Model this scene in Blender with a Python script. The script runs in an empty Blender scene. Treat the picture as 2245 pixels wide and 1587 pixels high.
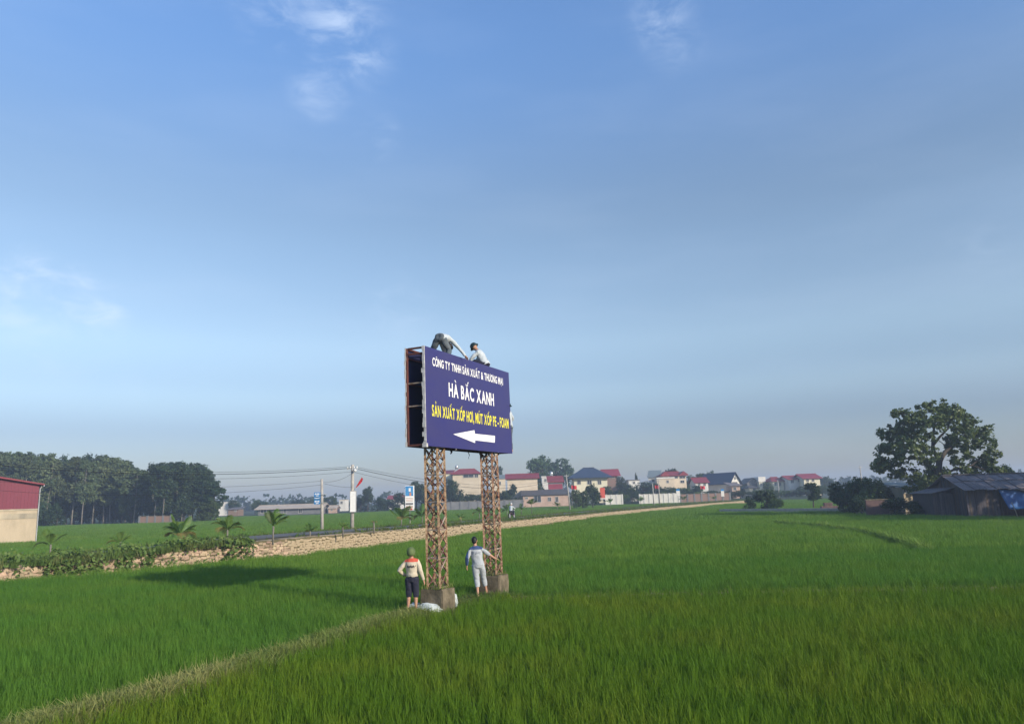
import bpy, bmesh, math, random
import numpy as np
from mathutils import Vector, Matrix

R = math.radians
rng = np.random.default_rng(7)
random.seed(7)
scene = bpy.context.scene
col = scene.collection

# ------------------------------------------------------------------ camera
PW, PH, FPX = 2245, 1587, 1621.0
CAM_H = 2.9
ROLL = R(1.85)
PITCH = math.atan((1090 - PH / 2) * math.cos(ROLL) / FPX)
cF = Vector((0, math.cos(PITCH), math.sin(PITCH)))
cR0 = Vector((1, 0, 0)); cU0 = cR0.cross(cF)
cI = cR0 * math.cos(ROLL) - cU0 * math.sin(ROLL)
cJ = cR0 * math.sin(ROLL) + cU0 * math.cos(ROLL)
cC = Vector((0, 0, CAM_H))
cam_data = bpy.data.cameras.new('camera')
cam = bpy.data.objects.new('camera', cam_data)
col.objects.link(cam)
cam_data.sensor_fit = 'HORIZONTAL'
cam_data.sensor_width = 36.0
cam_data.lens = FPX / PW * 36.0
cam_data.clip_end = 6000
cam.matrix_world = Matrix(((cI.x, cJ.x, -cF.x, cC.x), (cI.y, cJ.y, -cF.y, cC.y), (cI.z, cJ.z, -cF.z, cC.z), (0, 0, 0, 1)))
scene.camera = cam

def ray(x, y):
    return cF + cI * ((x - PW / 2) / FPX) - cJ * ((y - PH / 2) / FPX)
def G(x, y, z=0.2):                       # photo pixel -> point on the level z
    d = ray(x, y); return cC + d * ((z - CAM_H) / d.z)
def A(x, y, Y):                           # photo pixel -> point at the distance Y
    d = ray(x, y); return cC + d * (Y / d.y)

# ------------------------------------------------------------------ light
SUN_AZ = math.atan2(0.76, -0.65)          # clockwise from +Y
SUN_EL = R(21.5)
world = bpy.data.worlds.new('World'); scene.world = world; world.use_nodes = True
SUNV = Vector((math.sin(SUN_AZ) * math.cos(SUN_EL), math.cos(SUN_AZ) * math.cos(SUN_EL), math.sin(SUN_EL)))

def N(nt, typ, **kw):
    n = nt.nodes.new(typ)
    for k, v in kw.items():
        if k == 'inp':
            for kk, vv in v.items(): n.inputs[kk].default_value = vv
        else: setattr(n, k, v)
    return n

def build_world():
    nt = world.node_tree; nt.nodes.clear(); L = nt.links.new
    out = N(nt, 'ShaderNodeOutputWorld'); bg = N(nt, 'ShaderNodeBackground')
    bg.inputs['Strength'].default_value = SKY_STRENGTH
    sky = N(nt, 'ShaderNodeTexSky'); sky.sky_type = 'NISHITA'; sky.sun_disc = False
    sky.sun_elevation = SUN_EL; sky.sun_rotation = SUN_AZ
    sky.air_density = 1.0; sky.dust_density = 0.6; sky.ozone_density = 1.6; sky.altitude = 0
    tint = N(nt, 'ShaderNodeMix', data_type='RGBA', blend_type='MULTIPLY'); tint.inputs[0].default_value = 1.0
    tc = N(nt, 'ShaderNodeTexCoord')
    sx = N(nt, 'ShaderNodeSeparateXYZ'); L(tc.outputs['Generated'], sx.inputs[0])
    rp = N(nt, 'ShaderNodeValToRGB'); cr = rp.color_ramp; cr.interpolation = 'EASE'
    for p, c in SKY_RAMP:
        e = cr.elements[0] if p == SKY_RAMP[0][0] else (cr.elements[len(cr.elements) - 1] if p == SKY_RAMP[-1][0] else cr.elements.new(p))
        e.position = p; e.color = (*c, 1)
    sc = N(nt, 'ShaderNodeVectorMath', operation='SCALE'); sc.inputs['Scale'].default_value = 1.3
    L(sx.outputs['Z'], rp.inputs[0]); L(rp.outputs[0], sc.inputs[0]); L(sc.outputs[0], tint.inputs[7])
    L(sky.outputs[0], tint.inputs[6])
    # thin cloud: stretched noise, only where the coverage noise and the wisps' bearings allow it
    mp = N(nt, 'ShaderNodeMapping'); mp.inputs['Scale'].default_value = (7, 7, 15); mp.inputs['Rotation'].default_value = (0, R(14), 0)
    L(tc.outputs['Generated'], mp.inputs['Vector'])
    n1 = N(nt, 'ShaderNodeTexNoise'); n1.inputs['Scale'].default_value = 2.4; n1.inputs['Detail'].default_value = 9; n1.inputs['Roughness'].default_value = 0.62
    n1.inputs['Distortion'].default_value = 0.5
    L(mp.outputs[0], n1.inputs['Vector'])
    r1 = N(nt, 'ShaderNodeMapRange', interpolation_type='SMOOTHSTEP'); r1.inputs[1].default_value = 0.36; r1.inputs[2].default_value = 0.80
    L(n1.outputs[0], r1.inputs[0])
    acc = None
    for (px, py, rad, amp) in [(740, 60, .085, .50), (790, 120, .06, .45), (600, 30, .06, .38), (700, 205, .05, .40), (1450, 40, .055, .42), (830, 300, .04, .3), (1480, 95, .05, .25),
                               (70, 615, .05, .7), (150, 645, .05, .8), (220, 685, .045, .75), (40, 662, .045, .65), (880, 670, .06, .22), (290, 845, .03, .14), (120, 720, .09, .2), (2150, 560, .06, .10)]:
        v = ray(px, py).normalized()
        ds = N(nt, 'ShaderNodeVectorMath', operation='DISTANCE'); ds.inputs[1].default_value = v
        L(tc.outputs['Generated'], ds.inputs[0])
        mr = N(nt, 'ShaderNodeMapRange', interpolation_type='SMOOTHSTEP')
        mr.inputs[1].default_value = rad; mr.inputs[2].default_value = 0; mr.inputs[3].default_value = 0; mr.inputs[4].default_value = amp
        L(ds.outputs['Value'], mr.inputs[0])
        if acc is None: acc = mr.outputs[0]
        else:
            mx = N(nt, 'ShaderNodeMath', operation='MAXIMUM'); L(acc, mx.inputs[0]); L(mr.outputs[0], mx.inputs[1]); acc = mx.outputs[0]
    # veil of high cirrus everywhere, very faint
    mp2 = N(nt, 'ShaderNodeMapping'); mp2.inputs['Scale'].default_value = (2, 2, 9)
    L(tc.outputs['Generated'], mp2.inputs['Vector'])
    n2 = N(nt, 'ShaderNodeTexNoise'); n2.inputs['Scale'].default_value = 1.6; n2.inputs['Detail'].default_value = 5
    L(mp2.outputs[0], n2.inputs['Vector'])
    r2 = N(nt, 'ShaderNodeMapRange', interpolation_type='SMOOTHSTEP'); r2.inputs[1].default_value = .4; r2.inputs[2].default_value = .75; r2.inputs[4].default_value = .05
    L(n2.outputs[0], r2.inputs[0])
    m = N(nt, 'ShaderNodeMath', operation='MULTIPLY'); L(r1.outputs[0], m.inputs[0]); L(acc, m.inputs[1])
    ad = N(nt, 'ShaderNodeMath', operation='ADD', use_clamp=True); L(m.outputs[0], ad.inputs[0]); L(r2.outputs[0], ad.inputs[1])
    cm = N(nt, 'ShaderNodeMix', data_type='RGBA')
    L(ad.outputs[0], cm.inputs[0]); L(tint.outputs[2], cm.inputs[6]); cm.inputs[7].default_value = CLOUD_COL
    L(cm.outputs[2], bg.inputs['Color']); L(bg.outputs[0], out.inputs[0])

SKY_STRENGTH = 0.15
SKY_RAMP = [(0.0, (0.207, 0.210, 0.263)), (0.085, (0.240, 0.245, 0.303)), (0.145, (0.364, 0.359, 0.384)), (0.21, (0.475, 0.452, 0.444)), (0.34, (0.487, 0.475, 0.467)), (0.6, (0.497, 0.606, 0.727)), (1.0, (0.497, 0.606, 0.727))]
CLOUD_COL = (3.0, 3.5, 4.3, 1)
HAZE = 0.00085
build_world()
sun_data = bpy.data.lights.new('sun', 'SUN'); sun_data.energy = 2.6; sun_data.angle = R(0.6); sun_data.color = (1.0, 0.90, 0.76)
sun = bpy.data.objects.new('sun', sun_data); col.objects.link(sun)
sun.rotation_euler = SUNV.to_track_quat('Z', 'Y').to_euler()
sun.location = (40, -30, 40)

vs = scene.view_settings
vs.view_transform = 'Standard'; vs.look = 'None'; vs.exposure = 0.92; vs.gamma = 1.0; vs.use_curve_mapping = False
scene.render.engine = 'CYCLES'
cy = scene.cycles
cy.use_denoising = True
cy.max_bounces = 6; cy.diffuse_bounces = 3; cy.glossy_bounces = 2; cy.transmission_bounces = 4; cy.volume_bounces = 0; cy.transparent_max_bounces = 4
cy.use_adaptive_sampling = True; cy.adaptive_threshold = 0.01

# ------------------------------------------------------------------ helpers
class MB:
    def __init__(s): s.v = []; s.f = []; s.m = []; s.cur = 0
    def add(s, vs_, fs):
        o = len(s.v); s.v.extend([tuple(v) for v in vs_])
        for f in fs: s.f.append(tuple(i + o for i in f)); s.m.append(s.cur)
    def hexa(s, p):                       # 8 corners: 4 bottom ccw, 4 top ccw
        s.add(p, [(3, 2, 1, 0), (4, 5, 6, 7), (0, 1, 5, 4), (1, 2, 6, 5), (2, 3, 7, 6), (3, 0, 4, 7)])
    def box(s, x0, x1, y0, y1, z0, z1, M=None):
        p = [(x0, y0, z0), (x1, y0, z0), (x1, y1, z0), (x0, y1, z0), (x0, y0, z1), (x1, y0, z1), (x1, y1, z1), (x0, y1, z1)]
        if M is not None: p = [M @ Vector(q) for q in p]
        s.hexa(p)
    def bar(s, a, b, w, h=None, up=(0, 0, 1)):   # box along a..b
        a = Vector(a); b = Vector(b); h = h or w
        t = (b - a).normalized(); u = Vector(up)
        if abs(t.dot(u)) > 0.97: u = Vector((1, 0, 0))
        x = t.cross(u).normalized(); y = x.cross(t).normalized()
        x *= w / 2; y *= h / 2
        s.hexa([a - x - y, a + x - y, a + x + y, a - x + y, b - x - y, b + x - y, b + x + y, b - x + y])
    def ellt(s, pts, rads, side=(1, 0, 0), n=10, cap=True):
        P = [Vector(p) for p in pts]; rings = []; k = len(P)
        for i in range(k):
            t = (P[min(i + 1, k - 1)] - P[max(i - 1, 0)]); t = t.normalized() if t.length > 1e-9 else Vector((0, 0, 1))
            sd = Vector(side); ax = sd - t * sd.dot(t)
            if ax.length < 0.05: sd = Vector((0, 1, 0.3)); ax = sd - t * sd.dot(t)
            ax.normalize(); ay = t.cross(ax)
            r = rads[i]; ra, rb = (r, r) if not isinstance(r, (tuple, list)) else r
            rings.append([P[i] + ax * (ra * math.cos(2 * math.pi * j / n)) + ay * (rb * math.sin(2 * math.pi * j / n)) for j in range(n)])
        vs_ = [v for r in rings for v in r]; fs = []
        for i in range(k - 1):
            for j in range(n):
                a = i * n + j; b = i * n + (j + 1) % n
                fs.append((a, b, b + n, a + n))
        if cap:
            fs.append(tuple(reversed(range(n)))); fs.append(tuple((k - 1) * n + j for j in range(n)))
        s.add(vs_, fs)
    def ball(s, c, r, n=10, k=7, M=None):
        rx, ry, rz = (r, r, r) if not isinstance(r, (tuple, list)) else r
        vs_ = [(0, 0, -1)]; fs = []
        for i in range(1, k):
            t = -math.pi / 2 + math.pi * i / k
            for j in range(n):
                p = 2 * math.pi * j / n; vs_.append((math.cos(t) * math.cos(p), math.cos(t) * math.sin(p), math.sin(t)))
        vs_.append((0, 0, 1)); top = len(vs_) - 1
        for j in range(n):
            fs.append((0, 1 + (j + 1) % n, 1 + j)); fs.append((top, 1 + (k - 2) * n + j, 1 + (k - 2) * n + (j + 1) % n))
        for i in range(k - 2):
            for j in range(n):
                a = 1 + i * n + j; b = 1 + i * n + (j + 1) % n; fs.append((a, b, b + n, a + n))
        q = [Vector((v[0] * rx, v[1] * ry, v[2] * rz)) for v in vs_]
        if M is not None: q = [M @ v for v in q]
        s.add([Vector(c) + v for v in q], fs)
    def mesh(s, name, mats, off=None, smooth=False):
        me = bpy.data.meshes.new(name)
        v = s.v
        if off is not None: ox, oy, oz = off; v = [(a - ox, b - oy, c - oz) for a, b, c in v]
        me.from_pydata([tuple(q) for q in v], [], s.f)
        for m in (mats if isinstance(mats, (list, tuple)) else [mats]): me.materials.append(m)
        if isinstance(mats, (list, tuple)) and len(mats) > 1: me.polygons.foreach_set('material_index', s.m)
        if smooth: me.polygons.foreach_set('use_smooth', [True] * len(me.polygons))
        me.update(); return me

def npmesh(name, V, F, mat, smooth=False):
    """V (n,3); F (m,k) all faces with k corners"""
    me = bpy.data.meshes.new(name); V = np.asarray(V, np.float32); F = np.asarray(F, np.int32)
    me.vertices.add(len(V)); me.vertices.foreach_set('co', V.ravel())
    m, k = F.shape
    me.loops.add(m * k); me.loops.foreach_set('vertex_index', F.ravel())
    me.polygons.add(m); me.polygons.foreach_set('loop_start', np.arange(0, m * k, k, dtype=np.int32))
    try: me.polygons.foreach_set('loop_total', np.full(m, k, np.int32))
    except Exception: pass
    if smooth: me.polygons.foreach_set('use_smooth', np.ones(m, bool))
    me.materials.append(mat); me.update(calc_edges=True); me.validate(); return me

def link(name, me, parent=None):
    o = bpy.data.objects.new(name, me); col.objects.link(o)
    if parent is not None: o.parent = parent
    return o
def tag(o, label=None, cat=None, group=None, kind=None):
    if label: o['label'] = label
    if cat: o['category'] = cat
    if group: o['group'] = group
    if kind: o['kind'] = kind
    return o
def thing(name, label, cat, loc=(0, 0, 0), rotz=0.0, group=None, scale=None):
    o = bpy.data.objects.new(name, None); col.objects.link(o); o.empty_display_size = 0.2
    o.location = loc; o.rotation_euler = (0, 0, rotz)
    if scale is not None: o.scale = scale
    return tag(o, label, cat, group)
def part(name, mb, mats, parent, off=None, smooth=False):
    """off = the thing's location when mb was filled in world coordinates"""
    return link(name, mb.mesh(name, mats, off, smooth), parent)

# ------------------------------------------------------------------ materials
MATS = {}
def pm(name, c, c2=None, rough=0.85, scale=4.0, var=0.25, bump=0.0, bscale=30.0, metal=0.0, transl=0.0, rand=0.0, coord='Object', detail=5, stretch=None, spec=0.3, thr=(0.35, 0.65)):
    m = bpy.data.materials.new(name); m.use_nodes = True; nt = m.node_tree; nt.nodes.clear(); L = nt.links.new
    out = N(nt, 'ShaderNodeOutputMaterial'); b = N(nt, 'ShaderNodeBsdfPrincipled')
    b.inputs['Roughness'].default_value = rough; b.inputs['Metallic'].default_value = metal
    b.inputs['Specular IOR Level'].default_value = spec
    if c2 is None: c2 = tuple(max(0, x * (1 - var)) for x in c)
    tc = N(nt, 'ShaderNodeTexCoord'); src = tc.outputs[coord]
    if coord == 'World':
        pass
    if stretch:
        mp = N(nt, 'ShaderNodeMapping'); mp.inputs['Scale'].default_value = stretch; L(src, mp.inputs[0]); src = mp.outputs[0]
    no = N(nt, 'ShaderNodeTexNoise'); no.inputs['Scale'].default_value = scale; no.inputs['Detail'].default_value = detail; no.inputs['Roughness'].default_value = 0.6
    L(src, no.inputs['Vector'])
    mr = N(nt, 'ShaderNodeMapRange'); mr.inputs[1].default_value = thr[0]; mr.inputs[2].default_value = thr[1]; L(no.outputs[0], mr.inputs[0])
    mx = N(nt, 'ShaderNodeMix', data_type='RGBA'); mx.inputs[6].default_value = (*c, 1); mx.inputs[7].default_value = (*c2, 1)
    L(mr.outputs[0], mx.inputs[0]); cout = mx.outputs[2]
    if rand > 0:
        oi = N(nt, 'ShaderNodeObjectInfo'); hs = N(nt, 'ShaderNodeHueSaturation')
        r2 = N(nt, 'ShaderNodeMapRange'); r2.inputs[3].default_value = 1 - rand; r2.inputs[4].default_value = 1 + rand
        L(oi.outputs['Random'], r2.inputs[0]); L(r2.outputs[0], hs.inputs['Value'])
        r3 = N(nt, 'ShaderNodeMapRange'); r3.inputs[3].default_value = 0.5 - rand * .06; r3.inputs[4].default_value = 0.5 + rand * .06
        w = N(nt, 'ShaderNodeMath', operation='FRACT'); w2 = N(nt, 'ShaderNodeMath', operation='MULTIPLY'); w2.inputs[1].default_value = 7.31
        L(oi.outputs['Random'], w2.inputs[0]); L(w2.outputs[0], w.inputs[0]); L(w.outputs[0], r3.inputs[0]); L(r3.outputs[0], hs.inputs['Hue'])
        L(cout, hs.inputs['Color']); cout = hs.outputs[0]
    L(cout, b.inputs['Base Color'])
    if bump > 0:
        nb = N(nt, 'ShaderNodeTexNoise'); nb.inputs['Scale'].default_value = bscale; nb.inputs['Detail'].default_value = 4; L(src, nb.inputs['Vector'])
        bm_ = N(nt, 'ShaderNodeBump'); bm_.inputs['Strength'].default_value = bump; bm_.inputs['Distance'].default_value = 0.03
        L(nb.outputs[0], bm_.inputs['Height']); L(bm_.outputs[0], b.inputs['Normal'])
    sh = b.outputs[0]
    if transl > 0:
        t = N(nt, 'ShaderNodeBsdfTranslucent'); tb = N(nt, 'ShaderNodeMix', data_type='RGBA', blend_type='MULTIPLY'); tb.inputs[0].default_value = 1; tb.inputs[7].default_value = (1.15, 1.2, 0.6, 1)
        L(cout, tb.inputs[6]); L(tb.outputs[2], t.inputs['Color'])
        ms = N(nt, 'ShaderNodeMixShader'); ms.inputs[0].default_value = transl
        L(sh, ms.inputs[1]); L(t.outputs[0], ms.inputs[2]); sh = ms.outputs[0]
    L(sh, out.inputs[0]); MATS[name] = m; return m

def rice_mat(name, ca, cb, cc, transl=0.3):
    """blade colour: two greens mixed by patches over the field, a third for odd hills"""
    m = bpy.data.materials.new(name); m.use_nodes = True; nt = m.node_tree; nt.nodes.clear(); L = nt.links.new
    out = N(nt, 'ShaderNodeOutputMaterial'); b = N(nt, 'ShaderNodeBsdfPrincipled'); b.inputs['Roughness'].default_value = 0.7; b.inputs['Specular IOR Level'].default_value = 0.10
    ge = N(nt, 'ShaderNodeNewGeometry')
    mp = N(nt, 'ShaderNodeMapping'); mp.inputs['Scale'].default_value = (1, 1, 0); L(ge.outputs['Position'], mp.inputs[0])
    n1 = N(nt, 'ShaderNodeTexNoise'); n1.inputs['Scale'].default_value = 0.28; n1.inputs['Detail'].default_value = 6; n1.inputs['Roughness'].default_value = .65; L(mp.outputs[0], n1.inputs['Vector'])
    r1 = N(nt, 'ShaderNodeMapRange', interpolation_type='SMOOTHSTEP'); r1.inputs[1].default_value = .38; r1.inputs[2].default_value = .66; L(n1.outputs[0], r1.inputs[0])
    mx = N(nt, 'ShaderNodeMix', data_type='RGBA'); mx.inputs[6].default_value = (*ca, 1); mx.inputs[7].default_value = (*cb, 1); L(r1.outputs[0], mx.inputs[0])
    oi = N(nt, 'ShaderNodeObjectInfo'); rr = N(nt, 'ShaderNodeMapRange'); rr.inputs[1].default_value = .55; rr.inputs[2].default_value = 1.0; rr.inputs[4].default_value = .8; L(oi.outputs['Random'], rr.inputs[0])
    m2 = N(nt, 'ShaderNodeMix', data_type='RGBA'); m2.inputs[7].default_value = (*cc, 1); L(rr.outputs[0], m2.inputs[0]); L(mx.outputs[2], m2.inputs[6])
    L(m2.outputs[2], b.inputs['Base Color'])
    t = N(nt, 'ShaderNodeBsdfTranslucent'); tb = N(nt, 'ShaderNodeMix', data_type='RGBA', blend_type='MULTIPLY'); tb.inputs[0].default_value = 1; tb.inputs[7].default_value = (1.1, 1.15, .5, 1)
    L(m2.outputs[2], tb.inputs[6]); L(tb.outputs[2], t.inputs['Color'])
    ms = N(nt, 'ShaderNodeMixShader'); ms.inputs[0].default_value = transl; L(b.outputs[0], ms.inputs[1]); L(t.outputs[0], ms.inputs[2]); L(ms.outputs[0], out.inputs[0])
    MATS[name] = m; return m

pm('mud', (.045, .060, .022), (.030, .045, .016), scale=.6, bump=.3)
pm('soil', (.17, .13, .07), (.09, .085, .035), scale=3, bump=.4)
pm('asphalt', (.15, .145, .13), (.11, .105, .095), scale=2, bump=.2, bscale=80)
rice_mat('rice_near', (.096, .188, .014), (.150, .208, .018), (.080, .165, .013))
rice_mat('rice_left', (.088, .200, .026), (.118, .215, .028), (.070, .172, .020))
rice_mat('rice_far', (.115, .225, .030), (.150, .245, .034), (.100, .205, .026))
rice_mat('rice_road', (.105, .220, .036), (.155, .245, .040), (.115, .210, .034))
rice_mat('dry_grass', (.20, .25, .065), (.32, .31, .115), (.13, .20, .045))
rice_mat('bund_grass', (.15, .255, .05), (.19, .27, .06), (.13, .23, .04))
rice_mat('verge', (.13, .165, .045), (.10, .18, .04), (.19, .19, .075))
pm('leaf_dark', (.022, .048, .016), (.040, .070, .022), scale=.8, transl=.22, rand=.25, rough=.6)
pm('leaf_mid', (.045, .080, .022), (.070, .105, .030), scale=.8, transl=.25, rand=.25, rough=.6)
pm('leaf_grey', (.062, .092, .036), (.110, .138, .056), scale=.5, transl=.2, rand=.22, rough=.7)
pm('leaf_tree', (.050, .085, .024), (.125, .160, .045), scale=.6, transl=.25, rough=.5)
pm('leaf_light', (.080, .140, .028), (.12, .17, .040), scale=.9, transl=.3, rand=.2, rough=.55)
pm('leaf_creeper', (.085, .150, .030), (.15, .215, .050), scale=1.2, transl=.25, rough=.55)
pm('frond', (.090, .180, .036), (.14, .215, .048), scale=3, transl=.3, rand=.25, rough=.45)
pm('frond_dry', (.28, .24, .07), (.20, .19, .06), scale=4, transl=.25, rand=.2)
pm('bark', (.085, .07, .052), (.05, .042, .033), scale=4, bump=.5, stretch=(3, 3, .6))
pm('bark_pale', (.22, .20, .165), (.12, .11, .09), scale=3, bump=.3, stretch=(3, 3, .5), rand=.2)
pm('stone', (.45, .335, .225), (.36, .265, .175), scale=5, bump=.5, bscale=14, rand=.32)
pm('mortar', (.43, .325, .215), (.34, .255, .165), scale=3, bump=.4)
pm('navy_vinyl', (.034, .031, .140), (.042, .037, .130), scale=1.2, rough=.42, spec=.4, bump=.12, bscale=2.2, detail=8)
pm('navy_back', (.020, .021, .075), scale=2, rough=.7)
pm('white_print', (.85, .84, .80), (.78, .77, .73), scale=6, rough=.5)
pm('yellow_print', (.80, .72, .05), (.72, .64, .05), scale=6, rough=.5)
pm('vinyl_edge', (.62, .60, .56), (.45, .43, .41), scale=9, rough=.6)
pm('rust', (.16, .085, .045), (.43, .295, .175), scale=12, bump=.4, bscale=40, rand=.35, thr=(.4, .6))
pm('rust_dark', (.17, .055, .038), (.085, .035, .03), scale=6, bump=.3, bscale=40, rand=.25)
pm('rust_grey', (.36, .30, .24), (.16, .09, .06), scale=11, bump=.3, bscale=40, rand=.3)
pm('concrete_old', (.21, .17, .11), (.085, .07, .042), scale=3.5, bump=.5, bscale=18, detail=8)
pm('concrete_pole', (.42, .39, .34), (.30, .28, .25), scale=3, bump=.2)
pm('plastic_sack', (.50, .54, .52), (.38, .42, .40), scale=7, rough=.4, bump=.5, bscale=9)
pm('skin', (.46, .255, .165), (.40, .215, .14), scale=6, rough=.55)
pm('hair', (.012, .011, .011), scale=20, rough=.5)
pm('cloth_beige', (.60, .52, .39), (.50, .43, .32), scale=6, bump=.5, bscale=11)
pm('cloth_red', (.60, .10, .06), (.50, .09, .05), scale=6, bump=.3)
pm('cloth_navy', (.016, .018, .034), (.026, .026, .042), scale=6, bump=.5, bscale=11)
pm('cloth_white', (.42, .445, .46), (.34, .36, .375), scale=5, bump=.5, bscale=11)
pm('cloth_yoke', (.045, .085, .20), (.04, .07, .16), scale=6, bump=.3)
pm('cloth_jeans', (.075, .100, .120), (.125, .14, .15), scale=5, bump=.5, bscale=11)
pm('cloth_shirt', (.50, .54, .55), (.42, .46, .47), scale=5, bump=.5, bscale=11)
pm('ink', (.03, .025, .04), scale=8)
pm('ink_grey', (.10, .11, .14), scale=8)
pm('helmet_olive', (.12, .16, .055), (.085, .12, .045), scale=5, rough=.7)
pm('helmet_dark', (.014, .035, .040), scale=5, rough=.5)
pm('sandal', (.55, .52, .46), scale=6)
pm('wall_cream', (.66, .56, .41), (.58, .48, .34), scale=.5, bump=.1, rand=.06)
pm('wall_yellow', (.74, .68, .50), (.66, .60, .43), scale=.5, bump=.1)
pm('wall_white', (.70, .67, .60), (.58, .55, .49), scale=.5, bump=.1, rand=.06)
pm('wall_grey', (.20, .20, .20), (.15, .15, .15), scale=.6, bump=.1, rand=.1)
pm('wall_brick', (.25, .15, .11), (.22, .16, .12), scale=1.2, bump=.2, rand=.12)
pm('wall_pink', (.52, .37, .29), (.42, .29, .22), scale=1.0, bump=.2)
pm('wall_render', (.48, .39, .265), (.26, .215, .145), scale=.5, thr=(.42, .75), bump=.3, bscale=6, stretch=(1, 1, .35), detail=7)
pm('wall_stain', (.25, .22, .16), (.50, .42, .29), scale=.6, bump=.3, stretch=(1, 1, .4))
pm('roof_red', (.25, .038, .045), (.20, .032, .042), scale=.8, rough=.6, rand=.12)
pm('roof_navy', (.030, .048, .085), (.040, .058, .095), scale=.8, rough=.5)
pm('roof_dark', (.075, .070, .070), (.11, .10, .095), scale=1.0, rough=.8, rand=.15)
pm('roof_slate', (.16, .19, .19), (.20, .23, .22), scale=1.0, rough=.7)
pm('roof_fibre', (.20, .17, .165), (.13, .115, .12), scale=1.0, rough=.9, rand=.18, bump=.2)
pm('roof_straw', (.50, .42, .33), (.40, .33, .26), scale=1.0, rough=.9)
pm('metal_red', (.18, .024, .046), (.155, .021, .040), scale=.6, rough=.5, stretch=(1, 1, .2))
pm('metal_red_trim', (.22, .028, .042), scale=1, rough=.5)
pm('metal_grey', (.42, .43, .43), (.32, .33, .33), scale=2, rough=.5)
pm('pane', (.035, .042, .05), (.05, .058, .066), scale=2, rough=.15, spec=.6)
pm('frame_pale', (.5, .48, .43), scale=2)
pm('plank_dark', (.095, .080, .082), (.058, .050, .053), scale=2, bump=.5, rand=.3, stretch=(4, 4, .5))
pm('plank_brown', (.12, .085, .06), (.07, .052, .045), scale=2, bump=.5, rand=.3, stretch=(4, 4, .5))
pm('wood_pale', (.38, .32, .24), (.26, .22, .17), scale=4, bump=.3)
pm('tarp_blue', (.03, .13, .36), (.025, .09, .26), scale=1.5, rough=.45, bump=.5, bscale=3)
pm('tarp_grey', (.12, .12, .135), (.08, .08, .095), scale=1.2, rough=.7, bump=.5, bscale=3)
pm('brick_dark', (.115, .075, .07), (.16, .10, .08), scale=3, bump=.3, rand=.25)
pm('sign_blue', (.02, .17, .42), (.03, .22, .48), scale=2, rough=.5)
pm('sign_sky', (.10, .36, .62), (.03, .16, .42), scale=1.0, rough=.5, stretch=(.2, .2, 1.0))
pm('sign_red', (.62, .09, .05), (.52, .08, .04), scale=2, rough=.6)
pm('sign_orange', (.65, .28, .16), scale=3)
pm('flag_red', (.62, .04, .05), (.50, .03, .04), scale=3, transl=.2)
pm('cable', (.02, .02, .022), rough=.6)
pm('steel', (.55, .56, .56), rough=.35, metal=.6)
pm('tyre', (.02, .02, .02), rough=.8)
pm('bike_paint', (.05, .03, .035), rough=.35)
pm('white_plaster', (.64, .61, .53), (.50, .48, .42), scale=.6, bump=.1, thr=(.45, .7))
M = MATS
# ------------------------------------------------------------------ setting: ground, bunds, road, wall, fields
GZ = -0.2                                    # level of the paddies
def V2(p): return np.array([p.x, p.y])
def resample(P, step):
    P = np.asarray(P, float); d = np.r_[0, np.cumsum(np.hypot(*np.diff(P[:, :2], axis=0).T))]
    t = np.linspace(0, d[-1], max(2, int(d[-1] / step) + 1))
    return np.stack([np.interp(t, d, P[:, k]) for k in range(P.shape[1])], 1), t
def smooth_line(P, n=3):
    P = P.copy()
    for _ in range(n): P[1:-1] = (P[:-2] + 2 * P[1:-1] + P[2:]) / 4
    return P
def tangents(P):
    T = np.gradient(P[:, :2], axis=0); return T / np.linalg.norm(T, axis=1, keepdims=True)
def inpoly(X, Y, poly):
    poly = np.asarray(poly)[:, :2]; r = np.zeros(len(X), bool); j = len(poly) - 1
    for i in range(len(poly)):
        xi, yi = poly[i]; xj, yj = poly[j]
        c = ((yi > Y) != (yj > Y)) & (X < (xj - xi) * (Y - yi) / (yj - yi + 1e-12) + xi)
        r ^= c; j = i
    return r
def dist_line(X, Y, P):
    best = np.full(len(X), 1e9)
    for (x0, y0), (x1, y1) in zip(P[:-1, :2], P[1:, :2]):
        dx, dy = x1 - x0, y1 - y0; t = np.clip(((X - x0) * dx + (Y - y0) * dy) / (dx * dx + dy * dy + 1e-12), 0, 1)
        best = np.minimum(best, np.hypot(X - x0 - t * dx, Y - y0 - t * dy))
    return best

# ground sheet
mb = MB(); k = 24; S = 1200
for i in range(k + 1):
    for j in range(k + 1): mb.v.append((-S + 2 * S * i / k, -S + 2 * S * j / k, GZ))
for i in range(k):
    for j in range(k): a = i * (k + 1) + j; mb.f.append((a, a + k + 1, a + k + 2, a + 1)); mb.m.append(0)
tag(link('ground', mb.mesh('ground', M['mud'])), 'flat dark green ground of the paddies reaching to the horizon', kind='structure')

# billboard frame (fitted to the photograph): origin, along, back, up (out of plumb)
BY = R(65.3)
b_o = Vector((-2.33, 19.75, 0)); b_d = Vector((math.cos(BY), math.sin(BY), 0)); b_n = Vector((-math.sin(BY), math.cos(BY), 0))
b_up = Vector((0, 0, 1)) + b_d * 0.0421 + b_n * 0.0365
BW, BH, BT, BZ = 5.49, 2.78, 0.60, 4.34
A1, A2 = 0.96, 4.37
PL, PHT, TW = 0.69, 0.57, 0.39
def SB(u, v, w): return b_o + b_d * u + b_n * v + b_up * w
c1 = SB(A1, BT / 2, 0); c2 = SB(A2, BT / 2, 0)

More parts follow.
